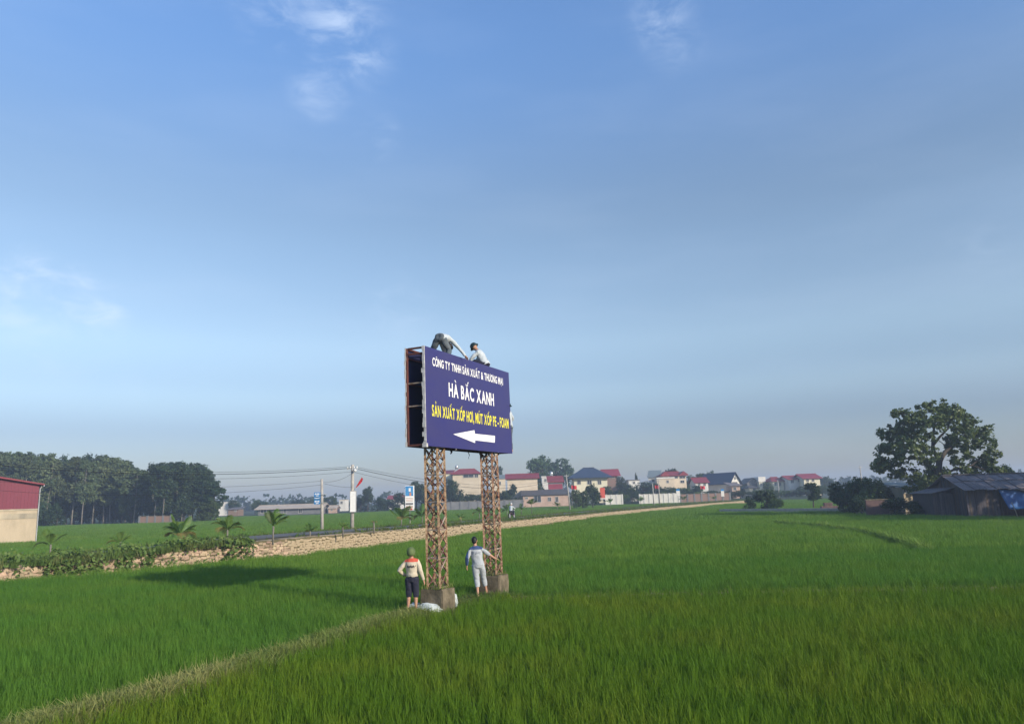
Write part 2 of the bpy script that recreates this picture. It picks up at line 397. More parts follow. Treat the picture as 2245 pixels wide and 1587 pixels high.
# bunds
B1 = np.array([V2(G(-60, 1630, 0)), V2(G(60, 1596, 0)), V2(G(208, 1556, 0)), V2(G(361, 1514, 0)), V2(G(441, 1488, 0)), V2(G(561, 1454, 0)), V2(G(682, 1416, 0)), V2(G(802, 1375, 0)), V2(G(890, 1350, 0)), [c1.x - .25, c1.y - .35]])
BM = np.array([[c1.x, c1.y], [c2.x, c2.y]])
B2 = np.array([[c2.x, c2.y], V2(G(1160, 1292, .2)), V2(G(1400, 1285, .2)), V2(G(1700, 1277, .2)), V2(G(1980, 1273, .2)), V2(G(2245, 1268, .2)), V2(G(2600, 1255, .2))])
B3 = np.array([V2(G(x, y, .2)) for x, y in [(1700, 1142), (1790, 1147.5), (1860, 1155), (1930, 1167), (1990, 1183), (2030, 1196)]])
def bund_mesh(P, w, h, seed):
    P, t = resample(P, .25); P = smooth_line(P, 4); T = tangents(P); r = np.random.default_rng(seed); mb = MB(); prof = [(-1, -.03), (-.62, .55), (-.25, .95), (.2, 1.0), (.6, .6), (1, -.03)]
    n = len(prof)
    for p, tt in zip(P, T):
        for a, z in prof:
            jit = r.normal(0, .035)
            mb.v.append((p[0] - tt[1] * a * w + jit, p[1] + tt[0] * a * w + jit, GZ + max(-.03, z * h + (r.normal(0, .02) if z > 0 else 0))))
    for i in range(len(P) - 1):
        for j in range(n - 1): a = i * n + j; mb.f.append((a, a + n, a + n + 1, a + 1)); mb.m.append(0)
    return mb
tag(link('bund', bund_mesh(np.vstack([B1, [[c1.x - .1, c1.y - .1]]]), .50, .22, 1).mesh('bund', M['soil'], smooth=True)), 'earth bund with dry grass running from the lower left to the billboard', kind='structure')
tag(link('bund', bund_mesh(np.vstack([BM, B2[1:]]), .32, .17, 2).mesh('bund', M['soil'], smooth=True)), 'low earth bund running right from the billboard between two rice fields', kind='structure')

tag(link('bund', bund_mesh(B3, .24, .16, 3).mesh('bund', M['soil'], smooth=True)), 'faint pale bund curving across the far rice field on the right', kind='structure')
# wall line and embankment
WPX = [(-260, 1291, .62), (0, 1265, .62), (150, 1252, .62), (300, 1238, .66), (430, 1227, .80), (550, 1218, .94), (760, 1197, .96), (980, 1171, .80), (1095, 1155, .68), (1200, 1142, .55), (1337, 1126, .46), (1450, 1115, .44), (1560, 1105, .44), (1640, 1099, .42)]
WP = np.array([[*V2(G(x, y, .2)), z] for x, y, z in WPX])
WL, WT = resample(WP, .5); WL = smooth_line(WL, 30); WTG = tangents(WL)
def wall_at(x_px):                            # arc index of the wall at a photo column
    xs = []
    for p in WL:
        d = Vector((p[0], p[1], .2)) - cC; xs.append(PW / 2 + FPX * d.dot(cI) / d.dot(cF))
    return int(np.argmin(np.abs(np.array(xs) - x_px)))
prof = [(.02, -1, GZ - .03), (.02, 0, 0), (.45, 0, .01), (1.0, 0, .05), (4.9, 0, .05), (5.6, 0, 0), (7.4, -1, GZ - .03)]
mb = MB(); n = len(prof); r_ = np.random.default_rng(3)
for p, t in zip(WL, WTG):
    for off, mode, z in prof:
        zz = z if mode == -1 else p[2] + z + r_.normal(0, .012)
        mb.v.append((p[0] - t[1] * off, p[1] + t[0] * off, zz))
for i in range(len(WL) - 1):
    for j in range(n - 1): a = i * n + j; mb.f.append((a, a + n, a + n + 1, a + 1)); mb.m.append(0)
tag(link('embankment', mb.mesh('embankment', M['soil'])), 'earth embankment that carries the road across the fields', kind='structure')
mb = MB()
for p, t in zip(WL, WTG):
    for off in (1.1, 2.9, 4.8): mb.v.append((p[0] - t[1] * off, p[1] + t[0] * off, p[2] + (.10 if off == 2.9 else .085)))
for i in range(len(WL) - 1):
    for j in range(2): a = i * 3 + j; mb.f.append((a, a + 3, a + 4, a + 1)); mb.m.append(0)
tag(link('road', mb.mesh('road', M['asphalt'])), 'grey concrete road along the top of the embankment', kind='structure')

# retaining wall
def rock_mesh(seed):
    r = np.random.default_rng(seed); bm = bmesh.new(); bmesh.ops.create_cube(bm, size=1.0)
    bmesh.ops.bevel(bm, geom=bm.edges[:], offset=.16, segments=1, affect='EDGES')
    for v in bm.verts: v.co += Vector(r.normal(0, .045, 3))
    me = bpy.data.meshes.new('stone'); bm.to_mesh(me); bm.free(); me.materials.append(M['stone']); return me
ROCK = [rock_mesh(s) for s in range(8)]
rw = thing('stone_retaining_wall', 'low pale stone retaining wall holding up the road, winding to the village', 'wall', (WL[0][0], WL[0][1], GZ))
mb = MB()
for p, t in zip(WL, WTG):
    for off, z in ((0, GZ), (0, p[2] + .0), (.4, p[2] + .03), (.4, GZ)): mb.v.append((p[0] - t[1] * (off + .03), p[1] + t[0] * (off + .03), z))
for i in range(len(WL) - 1):
    for j in range(3): a = i * 4 + j; mb.f.append((a, a + 4, a + 5, a + 1)); mb.m.append(0)
part('core', mb, M['mortar'], rw, rw.location)
STONES = []
r_ = np.random.default_rng(5)
d_ = np.r_[0, np.cumsum(np.hypot(*np.diff(WL[:, :2], axis=0).T))]
def wl(s):
    p = np.array([np.interp(s, d_, WL[:, k]) for k in range(3)]); t = np.array([np.interp(s, d_, WTG[:, k]) for k in range(2)]); return p, t
s_start = d_[wall_at(-40)]
z0 = GZ + .22
for course in range(8):
    s = s_start + r_.uniform(0, .3)
    while s < d_[-1] - 1:
        p, t = wl(s); far = s > d_[wall_at(1000)] if False else p[1] > 62
        L_ = r_.uniform(.13, .33) * (1.7 if far else 1); h = .15
        z = z0 + course * h
        if z + h * .5 < p[2] + .02: STONES.append((s + L_ / 2, z + r_.normal(0, .03), L_ * r_.uniform(.85, 1.15), h * r_.uniform(.7, 1.15), r_.uniform(.12, .22), r_.integers(8)))
        s += L_ + .012
CX = lambda s: (lambda p: p[1])(wl(s)[0])
STONES.sort(key=lambda q: CX(q[0]))
mbS = MB()
for i, (s, z, L_, h, dp, k) in enumerate(STONES):
    p, t = wl(s); ang = math.atan2(t[1], t[0])
    pos = Vector((p[0] - t[1] * .07, p[1] + t[0] * .07, z))
    if i < 300:
        o = link('stone', ROCK[k], rw); o.location = pos - rw.location; o.rotation_euler = (r_.normal(0, .05), r_.normal(0, .14), ang); o.scale = (L_ * 1.1, dp, h * 1.12)
    else:
        Mx = Matrix.Translation(pos) @ Matrix.Rotation(ang, 4, 'Z') @ Matrix.Rotation(r_.normal(0, .14), 4, 'Y') @ Matrix.Diagonal((L_ * 1.1, dp, h * 1.12, 1))
        me = ROCK[k]; mbS.add([Mx @ v.co for v in me.vertices], [tuple(f.vertices) for f in me.polygons])
so = part('stone_rest', mbS, M['stone'], rw, rw.location); so['kind'] = 'stuff'

# ---- scatter of tufts
def scatter(name, pts, rot, scl, idx, variants, label):
    me = bpy.data.meshes.new(name); n = len(pts); me.vertices.add(n); me.vertices.foreach_set('co', np.asarray(pts, np.float32).ravel())
    a = me.attributes.new('rot', 'FLOAT_VECTOR', 'POINT'); a.data.foreach_set('vector', np.asarray(rot, np.float32).ravel())
    a = me.attributes.new('scl', 'FLOAT_VECTOR', 'POINT'); a.data.foreach_set('vector', np.asarray(scl, np.float32).ravel())
    a = me.attributes.new('idx', 'INT', 'POINT'); a.data.foreach_set('value', np.asarray(idx, np.int32))
    o = link(name, me)
    cl = bpy.data.collections.new(name + '_tufts')
    for i, vm in enumerate(variants):
        vo = bpy.data.objects.new('%s_tuft_%02d' % (name, i), vm); cl.objects.link(vo)
    ng = bpy.data.node_groups.new(name + '_gn', 'GeometryNodeTree')
    ng.interface.new_socket('Geometry', in_out='INPUT', socket_type='NodeSocketGeometry'); ng.interface.new_socket('Geometry', in_out='OUTPUT', socket_type='NodeSocketGeometry')
    L = ng.links.new; gi = ng.nodes.new('NodeGroupInput'); go = ng.nodes.new('NodeGroupOutput')
    ip = ng.nodes.new('GeometryNodeInstanceOnPoints'); ci = ng.nodes.new('GeometryNodeCollectionInfo'); ci.inputs['Collection'].default_value = cl
    ci.inputs['Separate Children'].default_value = True; ci.inputs['Reset Children'].default_value = True
    ip.inputs['Pick Instance'].default_value = True
    def attr(nm, ty):
        x = ng.nodes.new('GeometryNodeInputNamedAttribute'); x.data_type = ty; x.inputs['Name'].default_value = nm; return x.outputs['Attribute']
    L(gi.outputs[0], ip.inputs['Points']); L(ci.outputs[0], ip.inputs['Instance']); L(attr('idx', 'INT'), ip.inputs['Instance Index'])
    er = ng.nodes.new('FunctionNodeEulerToRotation'); L(attr('rot', 'FLOAT_VECTOR'), er.inputs[0]); L(er.outputs[0], ip.inputs['Rotation']); L(attr('scl', 'FLOAT_VECTOR'), ip.inputs['Scale']); L(ip.outputs[0], go.inputs[0])
    md = o.modifiers.new('scatter', 'NODES'); md.node_group = ng
    return tag(o, label, kind='stuff')

def blades(r, base, h, w, lean, segs=3):
    """base (n,2), h,w,lean arrays -> V,F of curved blades"""
    n = len(base); az = r.uniform(0, 2 * np.pi, n); fa = az + np.pi / 2 + r.normal(0, .4, n)
    V = np.zeros((n, segs + 1, 2, 3)); t = np.linspace(0, 1, segs + 1)
    for i, tt in enumerate(t):
        out = lean * tt ** 2.0; z = h * (tt - .22 * (lean / h) * tt ** 3)
        ww = w * (1 - tt ** 2.2) * .5 + .0008
        cx = base[:, 0] + np.cos(az) * out; cyy = base[:, 1] + np.sin(az) * out
        for k, sg in enumerate((-1, 1)):
            V[:, i, k, 0] = cx + sg * ww * np.cos(fa); V[:, i, k, 1] = cyy + sg * ww * np.sin(fa); V[:, i, k, 2] = z
    idx = np.arange(n * (segs + 1) * 2).reshape(n, segs + 1, 2)
    F = np.stack([idx[:, :-1, 0], idx[:, :-1, 1], idx[:, 1:, 1], idx[:, 1:, 0]], -1).reshape(-1, 4)
    return V.reshape(-1, 3), F
def tuft(seed, mat, nb=16, h=.5, w=.011, spread=.035, lean=.16, segs=3):
    r = np.random.default_rng(seed); V, F = blades(r, r.normal(0, spread, (nb, 2)), h * r.uniform(.55, 1.1, nb), w * r.uniform(.7, 1.3, nb), lean * np.abs(r.normal(.6, .5, nb)) + .02, segs)
    return npmesh('tuft', V, F, M[mat])
def patch(seed, mat, size, step, nb, h, w, lean, segs=2):
    r = np.random.default_rng(seed); g = np.arange(0, size, step) - size / 2 + step / 2
    X, Y = np.meshgrid(g, g); B = np.stack([X.ravel(), Y.ravel()], 1); B = B + r.uniform(-.45, .45, B.shape) * step
    B = np.repeat(B, nb, 0) + r.normal(0, .04, (len(B) * nb, 2)); n = len(B)
    V, F = blades(r, B, h * r.uniform(.6, 1.1, n), w * r.uniform(.7, 1.3, n), lean * np.abs(r.normal(.6, .5, n)) + .02, segs)
    return npmesh('patch', V, F, M[mat])

near_poly = np.vstack([B1, BM, B2[1:], [[60, 15], [40, 2], [-12, 2]]])
far_edge = [V2(G(x, y, .2)) for x, y in [(1600, 1108), (1590, 1117), (1720, 1117.5), (1830, 1118), (1900, 1122), (1960, 1125), (2100, 1128), (2245, 1130)]] + [np.array([75, 62]), np.array([75, 15])]
mid_poly = np.vstack([B1[::1], BM, B2[1:], far_edge[::-1], WL[::-1, :2], [[-34, 24], [-16, 4]]])
wl_back = np.stack([WL[:, 0] - WTG[:, 1] * 7.2, WL[:, 1] + WTG[:, 0] * 7.2], 1)
road_far = [V2(G(x, y, .2)) for x, y in [(1560, 1097), (1400, 1101), (1240, 1105), (1100, 1109), (920, 1115), (700, 1127), (480, 1132), (400, 1143), (150, 1149), (-60, 1153), (-300, 1165)]]
road_poly = np.vstack([wl_back, road_far])
far_poly = np.array([V2(G(x, y, .2)) for x, y in [(1592, 1114.5), (1830, 1114.5), (1905, 1112), (1905, 1092), (1760, 1090), (1640, 1093), (1590, 1100)]])

def grid_pts(x0, x1, y0, y1, step, seed):
    r = np.random.default_rng(seed); X, Y = np.meshgrid(np.arange(x0, x1, step), np.arange(y0, y1, step)); X = X.ravel(); Y = Y.ravel()
    X = X + r.uniform(-.42, .42, len(X)) * step; Y = Y + r.uniform(-.42, .42, len(Y)) * step
    k = (np.abs(X) < Y * .74 + 3.0) & (Y > 6.5); return X[k], Y[k], r
def noise2(X, Y, f, seed):
    r = np.random.default_rng(seed); v = 0
    for _ in range(7):
        a = r.uniform(0, 6.28); q = f * r.uniform(.5, 1.9); v = v + np.sin(q * (X * np.cos(a) + Y * np.sin(a)) + r.uniform(0, 6.28))
    return v / 7
TROD = [((c1.x, c1.y), .68), ((c2.x, c2.y), .68), ((c1.x - .1, c1.y - .55), .5), ((c2.x - .1, c2.y - .6), .45), (V2(G(904, 1343, 0)), .48), (V2(G(904, 1350, 0)), .42), (V2(G(1054, 1306, 0)), .45), (V2(G(1058, 1314, 0)), .34), (V2(G(940, 1346, 0)), .45)]
def field(name, label, poly, mat, zones, avoid, h=.5, seed=1, bare=None, mat2=None):
    """zones: (y0, y1, mode)"""
    P = []; Rt = []; Sc = []; Ix = []
    var = [tuft(seed * 50 + i, mat, 30, h * .9, .0085, .05, .12) for i in range(6)] + [patch(seed * 50 + 10 + i, mat2 or mat, 1.0, .2, 8, h, .016, .2) for i in range(4)] + [patch(seed * 50 + 20 + i, mat2 or mat, 3.2, .27, 4, h, .035, .25) for i in range(3)]
    for (y0, y1, mode) in zones:
        step = (.19, .86, 2.7)[mode]; marg = (.0, .45, 1.5)[mode]
        X, Y, r = grid_pts(-300 if mode == 2 else -y1, 300 if mode == 2 else y1, y0, y1, step, seed * 7 + mode)
        k = inpoly(X, Y, poly)
        for ln, dd in avoid: k &= dist_line(X, Y, ln) > dd + marg + r.normal(0, .04 if mode == 0 else 0, len(X))
        for q, rr_ in TROD: k &= np.hypot(X - q[0], Y - q[1]) > rr_ + (r.normal(0, .07, len(X)) if mode == 0 else 0)
        X = X[k]; Y = Y[k]; n = len(X)
        if bare is not None and mode == 0:
            kk = r.random(n) > bare(X, Y); X = X[kk]; Y = Y[kk]; n = len(X)
        hv = 1 + .16 * noise2(X, Y, 1.1, seed) + r.normal(0, .09 if mode == 0 else .05, n)
        P.append(np.stack([X, Y, np.full(n, GZ)], 1)); Rt.append(np.stack([r.normal(0, .07 if mode == 0 else .01, n), r.normal(0, .07 if mode == 0 else .01, n), r.uniform(0, 6.28, n)], 1))
        s = np.ones(n) if mode else r.uniform(.85, 1.2, n); Sc.append(np.stack([s, s, hv], 1)); Ix.append(r.integers((0, 6, 10)[mode], (6, 10, 13)[mode], n))
    scatter(name, np.vstack(P), np.vstack(Rt), np.vstack(Sc), np.concatenate(Ix), var, label)
field('rice_field', 'yellow green rice field filling the lower right in front of the billboard', near_poly, 'rice_near', [(6.5, 31, 0), (31, 60, 1)], [(B1, .34), (B2, .40), (BM, .4)], h=.45, seed=1,
      bare=lambda X, Y: np.clip(.25 * noise2(X, Y, 2.0, 31) - .02, 0, .5))
field('rice_field', 'deep green rice field left of the bund and behind the billboard', mid_poly, 'rice_left', [(6.5, 34, 0), (34, 72, 1), (72, 170, 2)], [(B1, .36), (B2, .40), (BM, .4), (WL, .12), (B3, .20)], h=.46, seed=2, mat2='rice_far')
field('rice_field', 'green rice field beyond the road, between the grove and the village', road_poly, 'rice_road', [(38, 72, 1), (72, 420, 2)], [(WL, 6.6)], h=.45, seed=3)
field('rice_field', 'light green field beyond the far bund near the brick pile', far_poly, 'rice_road', [(95, 260, 2)], [(WL, 3)], h=.35, seed=4)

# dry grass on the bunds
def strip(name, label, P, half, step, mat, h, seed, zoff=.0, zline=None, dens=None, lean=.22, w=.012, side=0.0, nb=12):
    r = np.random.default_rng(seed); Q, t = resample(P, step); T = tangents(Q); n = len(Q); rep = max(1, int(2 * half / step))
    Q = np.repeat(Q, rep, 0); T = np.repeat(T, rep, 0); m = len(Q); o = r.uniform(-1, 1, m) * half + side; al = r.uniform(-.5, .5, m) * step
    X = Q[:, 0] - T[:, 1] * o + T[:, 0] * al; Y = Q[:, 1] + T[:, 0] * o + T[:, 1] * al
    Z = (Q[:, 2] if Q.shape[1] > 2 else 0) + zoff - .0 * o
    keep = (np.abs(X) < Y * .74 + 3)
    if dens is not None: keep &= r.random(m) < dens(X, Y)
    X = X[keep]; Y = Y[keep]; Z = (Z[keep] if hasattr(Z, '__len__') else np.full(len(X), Z)); n = len(X)
    if Q.shape[1] == 2: Z = Z - np.abs(o[keep]) ** 2 / (half ** 2) * .08
    s = r.uniform(.6, 1.35, n)
    scatter(name, np.stack([X, Y, Z], 1), np.stack([r.normal(0, .25, n), r.normal(0, .25, n), r.uniform(0, 6.28, n)], 1), np.stack([s, s, s * r.uniform(.6, 1.2, n)], 1), r.integers(0, 5, n), [tuft(seed * 9 + i, mat, nb, h, w, .05, lean) for i in range(5)], label)
strip('dry_grass', 'pale dry grass growing on the diagonal bund', B1, .42, .05, 'dry_grass', .19, 61, -.01)
strip('dry_grass', 'short grass trodden round the billboard footings', np.vstack([B1[-1:], BM]), .75, .10, 'verge', .2, 62, -.06)
strip('dry_grass', 'sparse grass on the low bund right of the billboard', B2, .25, .12, 'verge', .16, 63, -.08)
strip('dry_grass', 'pale short grass on the faint curving bund in the far rice field', B3, .18, .08, 'bund_grass', .40, 66, -.06, w=.03)
strip('verge_grass', 'rough grass on the verge between the wall and the road', np.column_stack([WL[:, 0] - WTG[:, 1] * .55, WL[:, 1] + WTG[:, 0] * .55, WL[:, 2]]), .5, .20, 'verge', .34, 64, .0, dens=lambda X, Y: np.clip((Y - 46) / 14, .12, 1) * (.7 + .5 * noise2(X, Y, .9, 5)), w=.03)
strip('verge_grass', 'pale green grass topping the bank left of the bare wall', (lambda k: np.column_stack([WL[:k, 0] - WTG[:k, 1] * .5, WL[:k, 1] + WTG[:k, 0] * .5, WL[:k, 2]]))(wall_at(560)), .9, .16, 'verge', .42, 67, -.05, w=.022, dens=lambda X, Y: .8 + .3 * noise2(X, Y, 1.1, 9))
strip('verge_grass', 'tall grass on the far verge of the road', np.column_stack([WL[:, 0] - WTG[:, 1] * 5.7, WL[:, 1] + WTG[:, 0] * 5.7, WL[:, 2]]), .8, .25, 'verge', .24, 65, .0, dens=lambda X, Y: .6 + .5 * noise2(X, Y, .7, 6), w=.025)
# ------------------------------------------------------------------ billboard
bb = thing('billboard', 'tall navy two-sided billboard on rusty lattice legs in the rice field', 'billboard', b_o)
def sbox(mb, u0, u1, v0, v1, w0, w1):
    mb.hexa([SB(u0, v0, w0), SB(u1, v0, w0), SB(u1, v1, w0), SB(u0, v1, w0), SB(u0, v0, w1), SB(u1, v0, w1), SB(u1, v1, w1), SB(u0, v1, w1)])
def uw(px, py):                              # photo pixel -> place on the sign's front
    d = ray(px, py); A_ = np.array([[b_d.x, b_up.x, -d.x], [b_d.y, b_up.y, -d.y], [b_d.z, b_up.z, -d.z]])
    o = SB(0, -.02, 0); q = np.linalg.solve(A_, np.array(cC - o)); return q[0], q[1]
T0, T1 = BZ, BZ + BH
mb = MB(); sbox(mb, 0, BW, -.02, 0, T0, T1); fp = part('front_panel', mb, M['navy_vinyl'], bb, b_o)
mb = MB(); sbox(mb, 0, BW, BT, BT + .02, T0, T1); part('back_panel', mb, M['navy_back'], bb, b_o)
r_ = np.random.default_rng(11)
mb = MB(); nseg = 22                          # loose pale vinyl hem along the left edges
for v0, v1 in ((-.03, .045), ):
    for i in range(nseg):
        w0 = T0 + BH * i / nseg; w1 = T0 + BH * (i + 1) / nseg; e = r_.uniform(.0, .02)
        sbox(mb, -.014 - e, -.002, v0, v1 + r_.uniform(-.02, .05), w0, w1)
sbox(mb, -.03, .05, -.045, .09, T0 - .035, T0 + .07)
part('hem', mb, M['vinyl_edge'], fp, b_o)
mb = MB()
for i in range(nseg):
    w0 = T0 + BH * i / nseg; w1 = T0 + BH * (i + 1) / nseg
    sbox(mb, -.02, -.004, BT - r_.uniform(0, .02), BT + .03 + r_.uniform(-.02, .012), w0, w1)
part('hem', mb, M['vinyl_edge'], bb, b_o)
def sbar(name, a, b, w, mat, parent=None, h=None):
    mb = MB(); mb.bar(SB(*a), SB(*b), w, h); return part(name, mb, mat, parent or bb, b_o)
e = .035
for u in (e, 1.4, 2.75, 4.1, BW - e):
    for v in (e, BT - e): sbar('frame_post', (u, v, T0 + .02), (u, v, T1 - .02), .05, M['rust_dark'])
    for f in (.012, .40, .63, .93, .988):
        sbar('frame_tie', (u, e + .026, T0 + BH * f), (u, BT - e - .026, T0 + BH * f), .035 if .1 < f < .9 else .05, M['rust_grey'] if .1 < f < .9 else M['rust_dark'])
for v in (e, BT - e):
    for f in (.012, .40, .63, .89, .988): sbar('frame_rail', (.0 + e + .03, v, T0 + BH * f + .002), (BW - e - .03, v, T0 + BH * f + .002), .042, M['rust_dark'])
sbar('frame_brace', (e, e, T1 - .01), (1.4, BT - e, T1 - .01), .03, M['rust_grey'])
# lettering
def text_mesh(body, bold=.035, spacing=1.0):
    cu = bpy.data.curves.new('t', 'FONT'); cu.body = body; cu.size = 1; cu.offset = bold; cu.resolution_u = 4; cu.space_character = spacing
    o = bpy.data.objects.new('t', cu); col.objects.link(o); dg = bpy.context.evaluated_depsgraph_get(); dg.update()
    me = bpy.data.meshes.new_from_object(o.evaluated_get(dg)); bpy.data.objects.remove(o); bpy.data.curves.remove(cu)
    V = np.array([v.co[:] for v in me.vertices]); F = [tuple(p.vertices) for p in me.polygons]; bpy.data.meshes.remove(me); return V, F
Hc, _ = text_mesh('H'); CAPH = Hc[:, 1].max()
DIA = {'Ô': 'O^', 'Ả': 'A?', 'Ấ': "A^'", 'Ư': 'U+', 'Ơ': 'O+', 'Ạ': 'A.', 'À': 'A`', 'Ắ': "Au'", 'Ố': "O^'", 'Ú': "U'"}
GLY = {}
def glyph(ch):
    if ch not in GLY:
        V, F = text_mesh(ch, .026); V = V[:, :2].copy(); V[:, 0] -= V[:, 0].min(); V[:, 1] /= CAPH; V[:, 0] *= (.56 if ch not in ',.-&' else .6) / CAPH; GLY[ch] = (V, F)
    return GLY[ch]
def stroke(pts, w):
    V = []; F = []
    for i, (x, y) in enumerate(pts):
        a = pts[max(0, i - 1)]; b = pts[min(len(pts) - 1, i + 1)]; dx, dy = b[0] - a[0], b[1] - a[1]; L_ = math.hypot(dx, dy); V += [(x - dy / L_ * w / 2, y + dx / L_ * w / 2), (x + dy / L_ * w / 2, y - dx / L_ * w / 2)]
        if i: F.append((2 * i - 2, 2 * i - 1, 2 * i + 1, 2 * i))
    return V, F
def layout(body, gap=.075, space=.26):
    """outline of a line of heavy condensed capitals, height 1, accents added by hand"""
    x = 0; V = []; F = []
    def put(vs_, fs, ox): o = len(V); V.extend([(ox + p[0], p[1]) for p in vs_]); F.extend([tuple(i + o for i in f) for f in fs])
    for ch in body:
        if ch == ' ': x += space; continue
        d = DIA.get(ch, ch); g, f = glyph(d[0]); w = g[:, 0].max(); put(g, f, x); c = w / 2
        for k, m in enumerate(d[1:]):
            t = .075
            if m == '^': put(*stroke([(c - .13, 1.07), (c, 1.2), (c + .13, 1.07)], t), x)
            elif m == 'u': put(*stroke([(c - .13, 1.19), (c - .07, 1.09), (c + .07, 1.09), (c + .13, 1.19)], t), x)
            elif m == "'": put(*stroke([(c + (.10 if k else -.03), 1.10 + .13 * k), (c + (.20 if k else .10), 1.28 + .10 * k)], t), x)
            elif m == '`': put(*stroke([(c - .10, 1.28), (c + .03, 1.10)], t), x)
            elif m == '?': put(*stroke([(c - .07, 1.25), (c + .01, 1.31), (c + .08, 1.24), (c, 1.15), (c, 1.08)], t), x)
            elif m == '.': put([(c - .05, -.24), (c + .05, -.24), (c + .05, -.12), (c - .05, -.12)], [(0, 1, 2, 3)], x)
            elif m == '+': put(*stroke([(w - .05, .93), (w + .05, .97), (w + .07, 1.10)], t), x)
        x += w + gap
    return np.array(V), F, x - gap
def lettering(body, tl, bl, br, tr, mat, name='lettering'):
    V, F, W_ = layout(body); q = [uw(*p) for p in (tl, bl, br, tr)]
    u0 = (q[0][0] + q[1][0]) / 2; u1 = (q[2][0] + q[3][0]) / 2; wb = (q[1][1] + q[2][1]) / 2; wc = (q[0][1] + q[3][1]) / 2
    mb = MB(); mb.add([SB(u0 + (u1 - u0) * x / W_, -.024, wb + (wc - wb) * y) for x, y in V], F); return part(name, mb, mat, fp, b_o)
lettering('CÔNG TY TNHH SẢN XUẤT & THƯƠNG MẠI', (946.8, 784), (948.4, 799.6), (1102.7, 845.5), (1101.7, 828), M['white_print'])
lettering('HÀ BẮC XANH', (982.6, 838.7), (984.5, 868), (1082.8, 889.5), (1082.2, 862), M['white_print'])
lettering('SẢN XUẤT XỐP HƠI, MÚT XỐP PE - FOAM', (946.4, 888.5), (947.4, 911), (1115, 938.7), (1114.4, 916), M['yellow_print'])
mb = MB(); ar = [(993.3, 951.6), (1041.2, 971), (1041.6, 965), (1084.5, 970.1), (1085, 955.3), (1040.8, 950.6), (1040, 942.8)]
pts = [SB(u, -.024, w) for u, w in (uw(*p) for p in ar)]; mb.add(pts, [(0, 1, 2, 5, 6), (2, 3, 4, 5)]); part('arrow', mb, M['white_print'], fp, b_o)
# lattice legs
def tower(a, seed):
    r = np.random.default_rng(seed)
    core = MB(); h = TW / 2; v0 = BT / 2
    for su in (-1, 1):
        for sv in (-1, 1):
            core.bar(SB(a + su * h, v0 + sv * h, PHT), SB(a + su * h, v0 + sv * h, T1 - .08), .058)
    t = part('lattice_leg', core, M['rust'], bb, b_o)
    nb = 5; zb = PHT + .02; dz = (T0 - zb) / nb
    corners = [(-1, -1), (1, -1), (1, 1), (-1, 1)]
    for k in range(4):
        (p0, q0), (p1, q1) = corners[k], corners[(k + 1) % 4]
        P0 = lambda w: (a + p0 * h, v0 + q0 * h, w); P1 = lambda w: (a + p1 * h, v0 + q1 * h, w)
        for i in range(nb + 1):
            sbar('rung', P0(zb + i * dz + (k % 2) * .004), P1(zb + i * dz + (k % 2) * .004), .032, M['rust_grey'], t)
        for i in range(nb * 2):
            w0 = zb + i * dz / 2; w1 = w0 + dz / 2; j0, j1, j2, j3 = r.normal(0, .03, 4)
            sbar('diagonal', P0(w0 + j0), P1(w1 + j1), .030, M['rust_grey'] if (i + k) % 3 else M['rust'], t)
            sbar('diagonal', P1(w0 + j2), P0(w1 + j3), .026, M['rust'] if (i + k) % 2 else M['rust_dark'], t)
    return t
tower(A1, 1); tower(A2, 2)
for c, nm in ((A1, 0), (A2, 1)):
    bm = bmesh.new(); bmesh.ops.create_cube(bm, size=1); bmesh.ops.bevel(bm, geom=bm.edges[:], offset=.03, segments=2, affect='EDGES')
    bmesh.ops.subdivide_edges(bm, edges=bm.edges[:], cuts=2, use_grid_fill=True)
    rr = np.random.default_rng(20 + nm); mb = MB()
    for v in bm.verts: v.co += Vector(rr.normal(0, .008, 3))
    vs_ = [SB(c + v.co.x * PL, BT / 2 + v.co.y * PL, -.22 + (v.co.z + .5) * (PHT + .2)) for v in bm.verts]
    bm.verts.index_update(); mb.add(vs_, [tuple(q.index for q in f.verts) for f in bm.faces]); bm.free()
    part('footing', mb, M['concrete_old'], bb, b_o)
    # weeds rooted on the footing
    V, F = blades(rr, rr.uniform(-.33, .33, (260, 2)), rr.uniform(.05, .2, 260), np.full(260, .014), rr.uniform(.03, .14, 260), 2)
    mb = MB(); mb.add([SB(c + x, BT / 2 + y, PHT - .025 + z) for x, y, z in V], [tuple(f) for f in F]); wo = part('weed', mb, M['dry_grass' if nm == 0 else 'verge'], bb, b_o); wo['kind'] = 'stuff'
# rags and wires hanging under the box
def rag(u, v, ln, wd, mat):
    mb = MB(); r = np.random.default_rng(int(u * 100)); n = 5; prev = None
    for i in range(n + 1):
        w = T0 - ln * i / n; k = wd * (1 - .5 * i / n) / 2; s = .02 * math.sin(i * 1.7)
        a, b = SB(u - k, v + s, w), SB(u + k, v + s + .01, w + .01)
        if prev: mb.add([prev[0], prev[1], b, a], [(0, 1, 2, 3)])
        prev = (a, b)
    o = part('rag', mb, mat, bb, b_o); o.modifiers.new('solid', 'SOLIDIFY').thickness = .01
rag(2.0, .35, .13, .16, M['cloth_navy']); rag(3.0, .3, .24, .05, M['cloth_navy']); rag(1.7, .02, .05, .06, M['vinyl_edge']); rag(4.45, .1, .12, .2, M['vinyl_edge']); rag(4.2, .5, .22, .2, M['cloth_navy']); rag(4.9, .25, .07, .3, M['cloth_navy'])

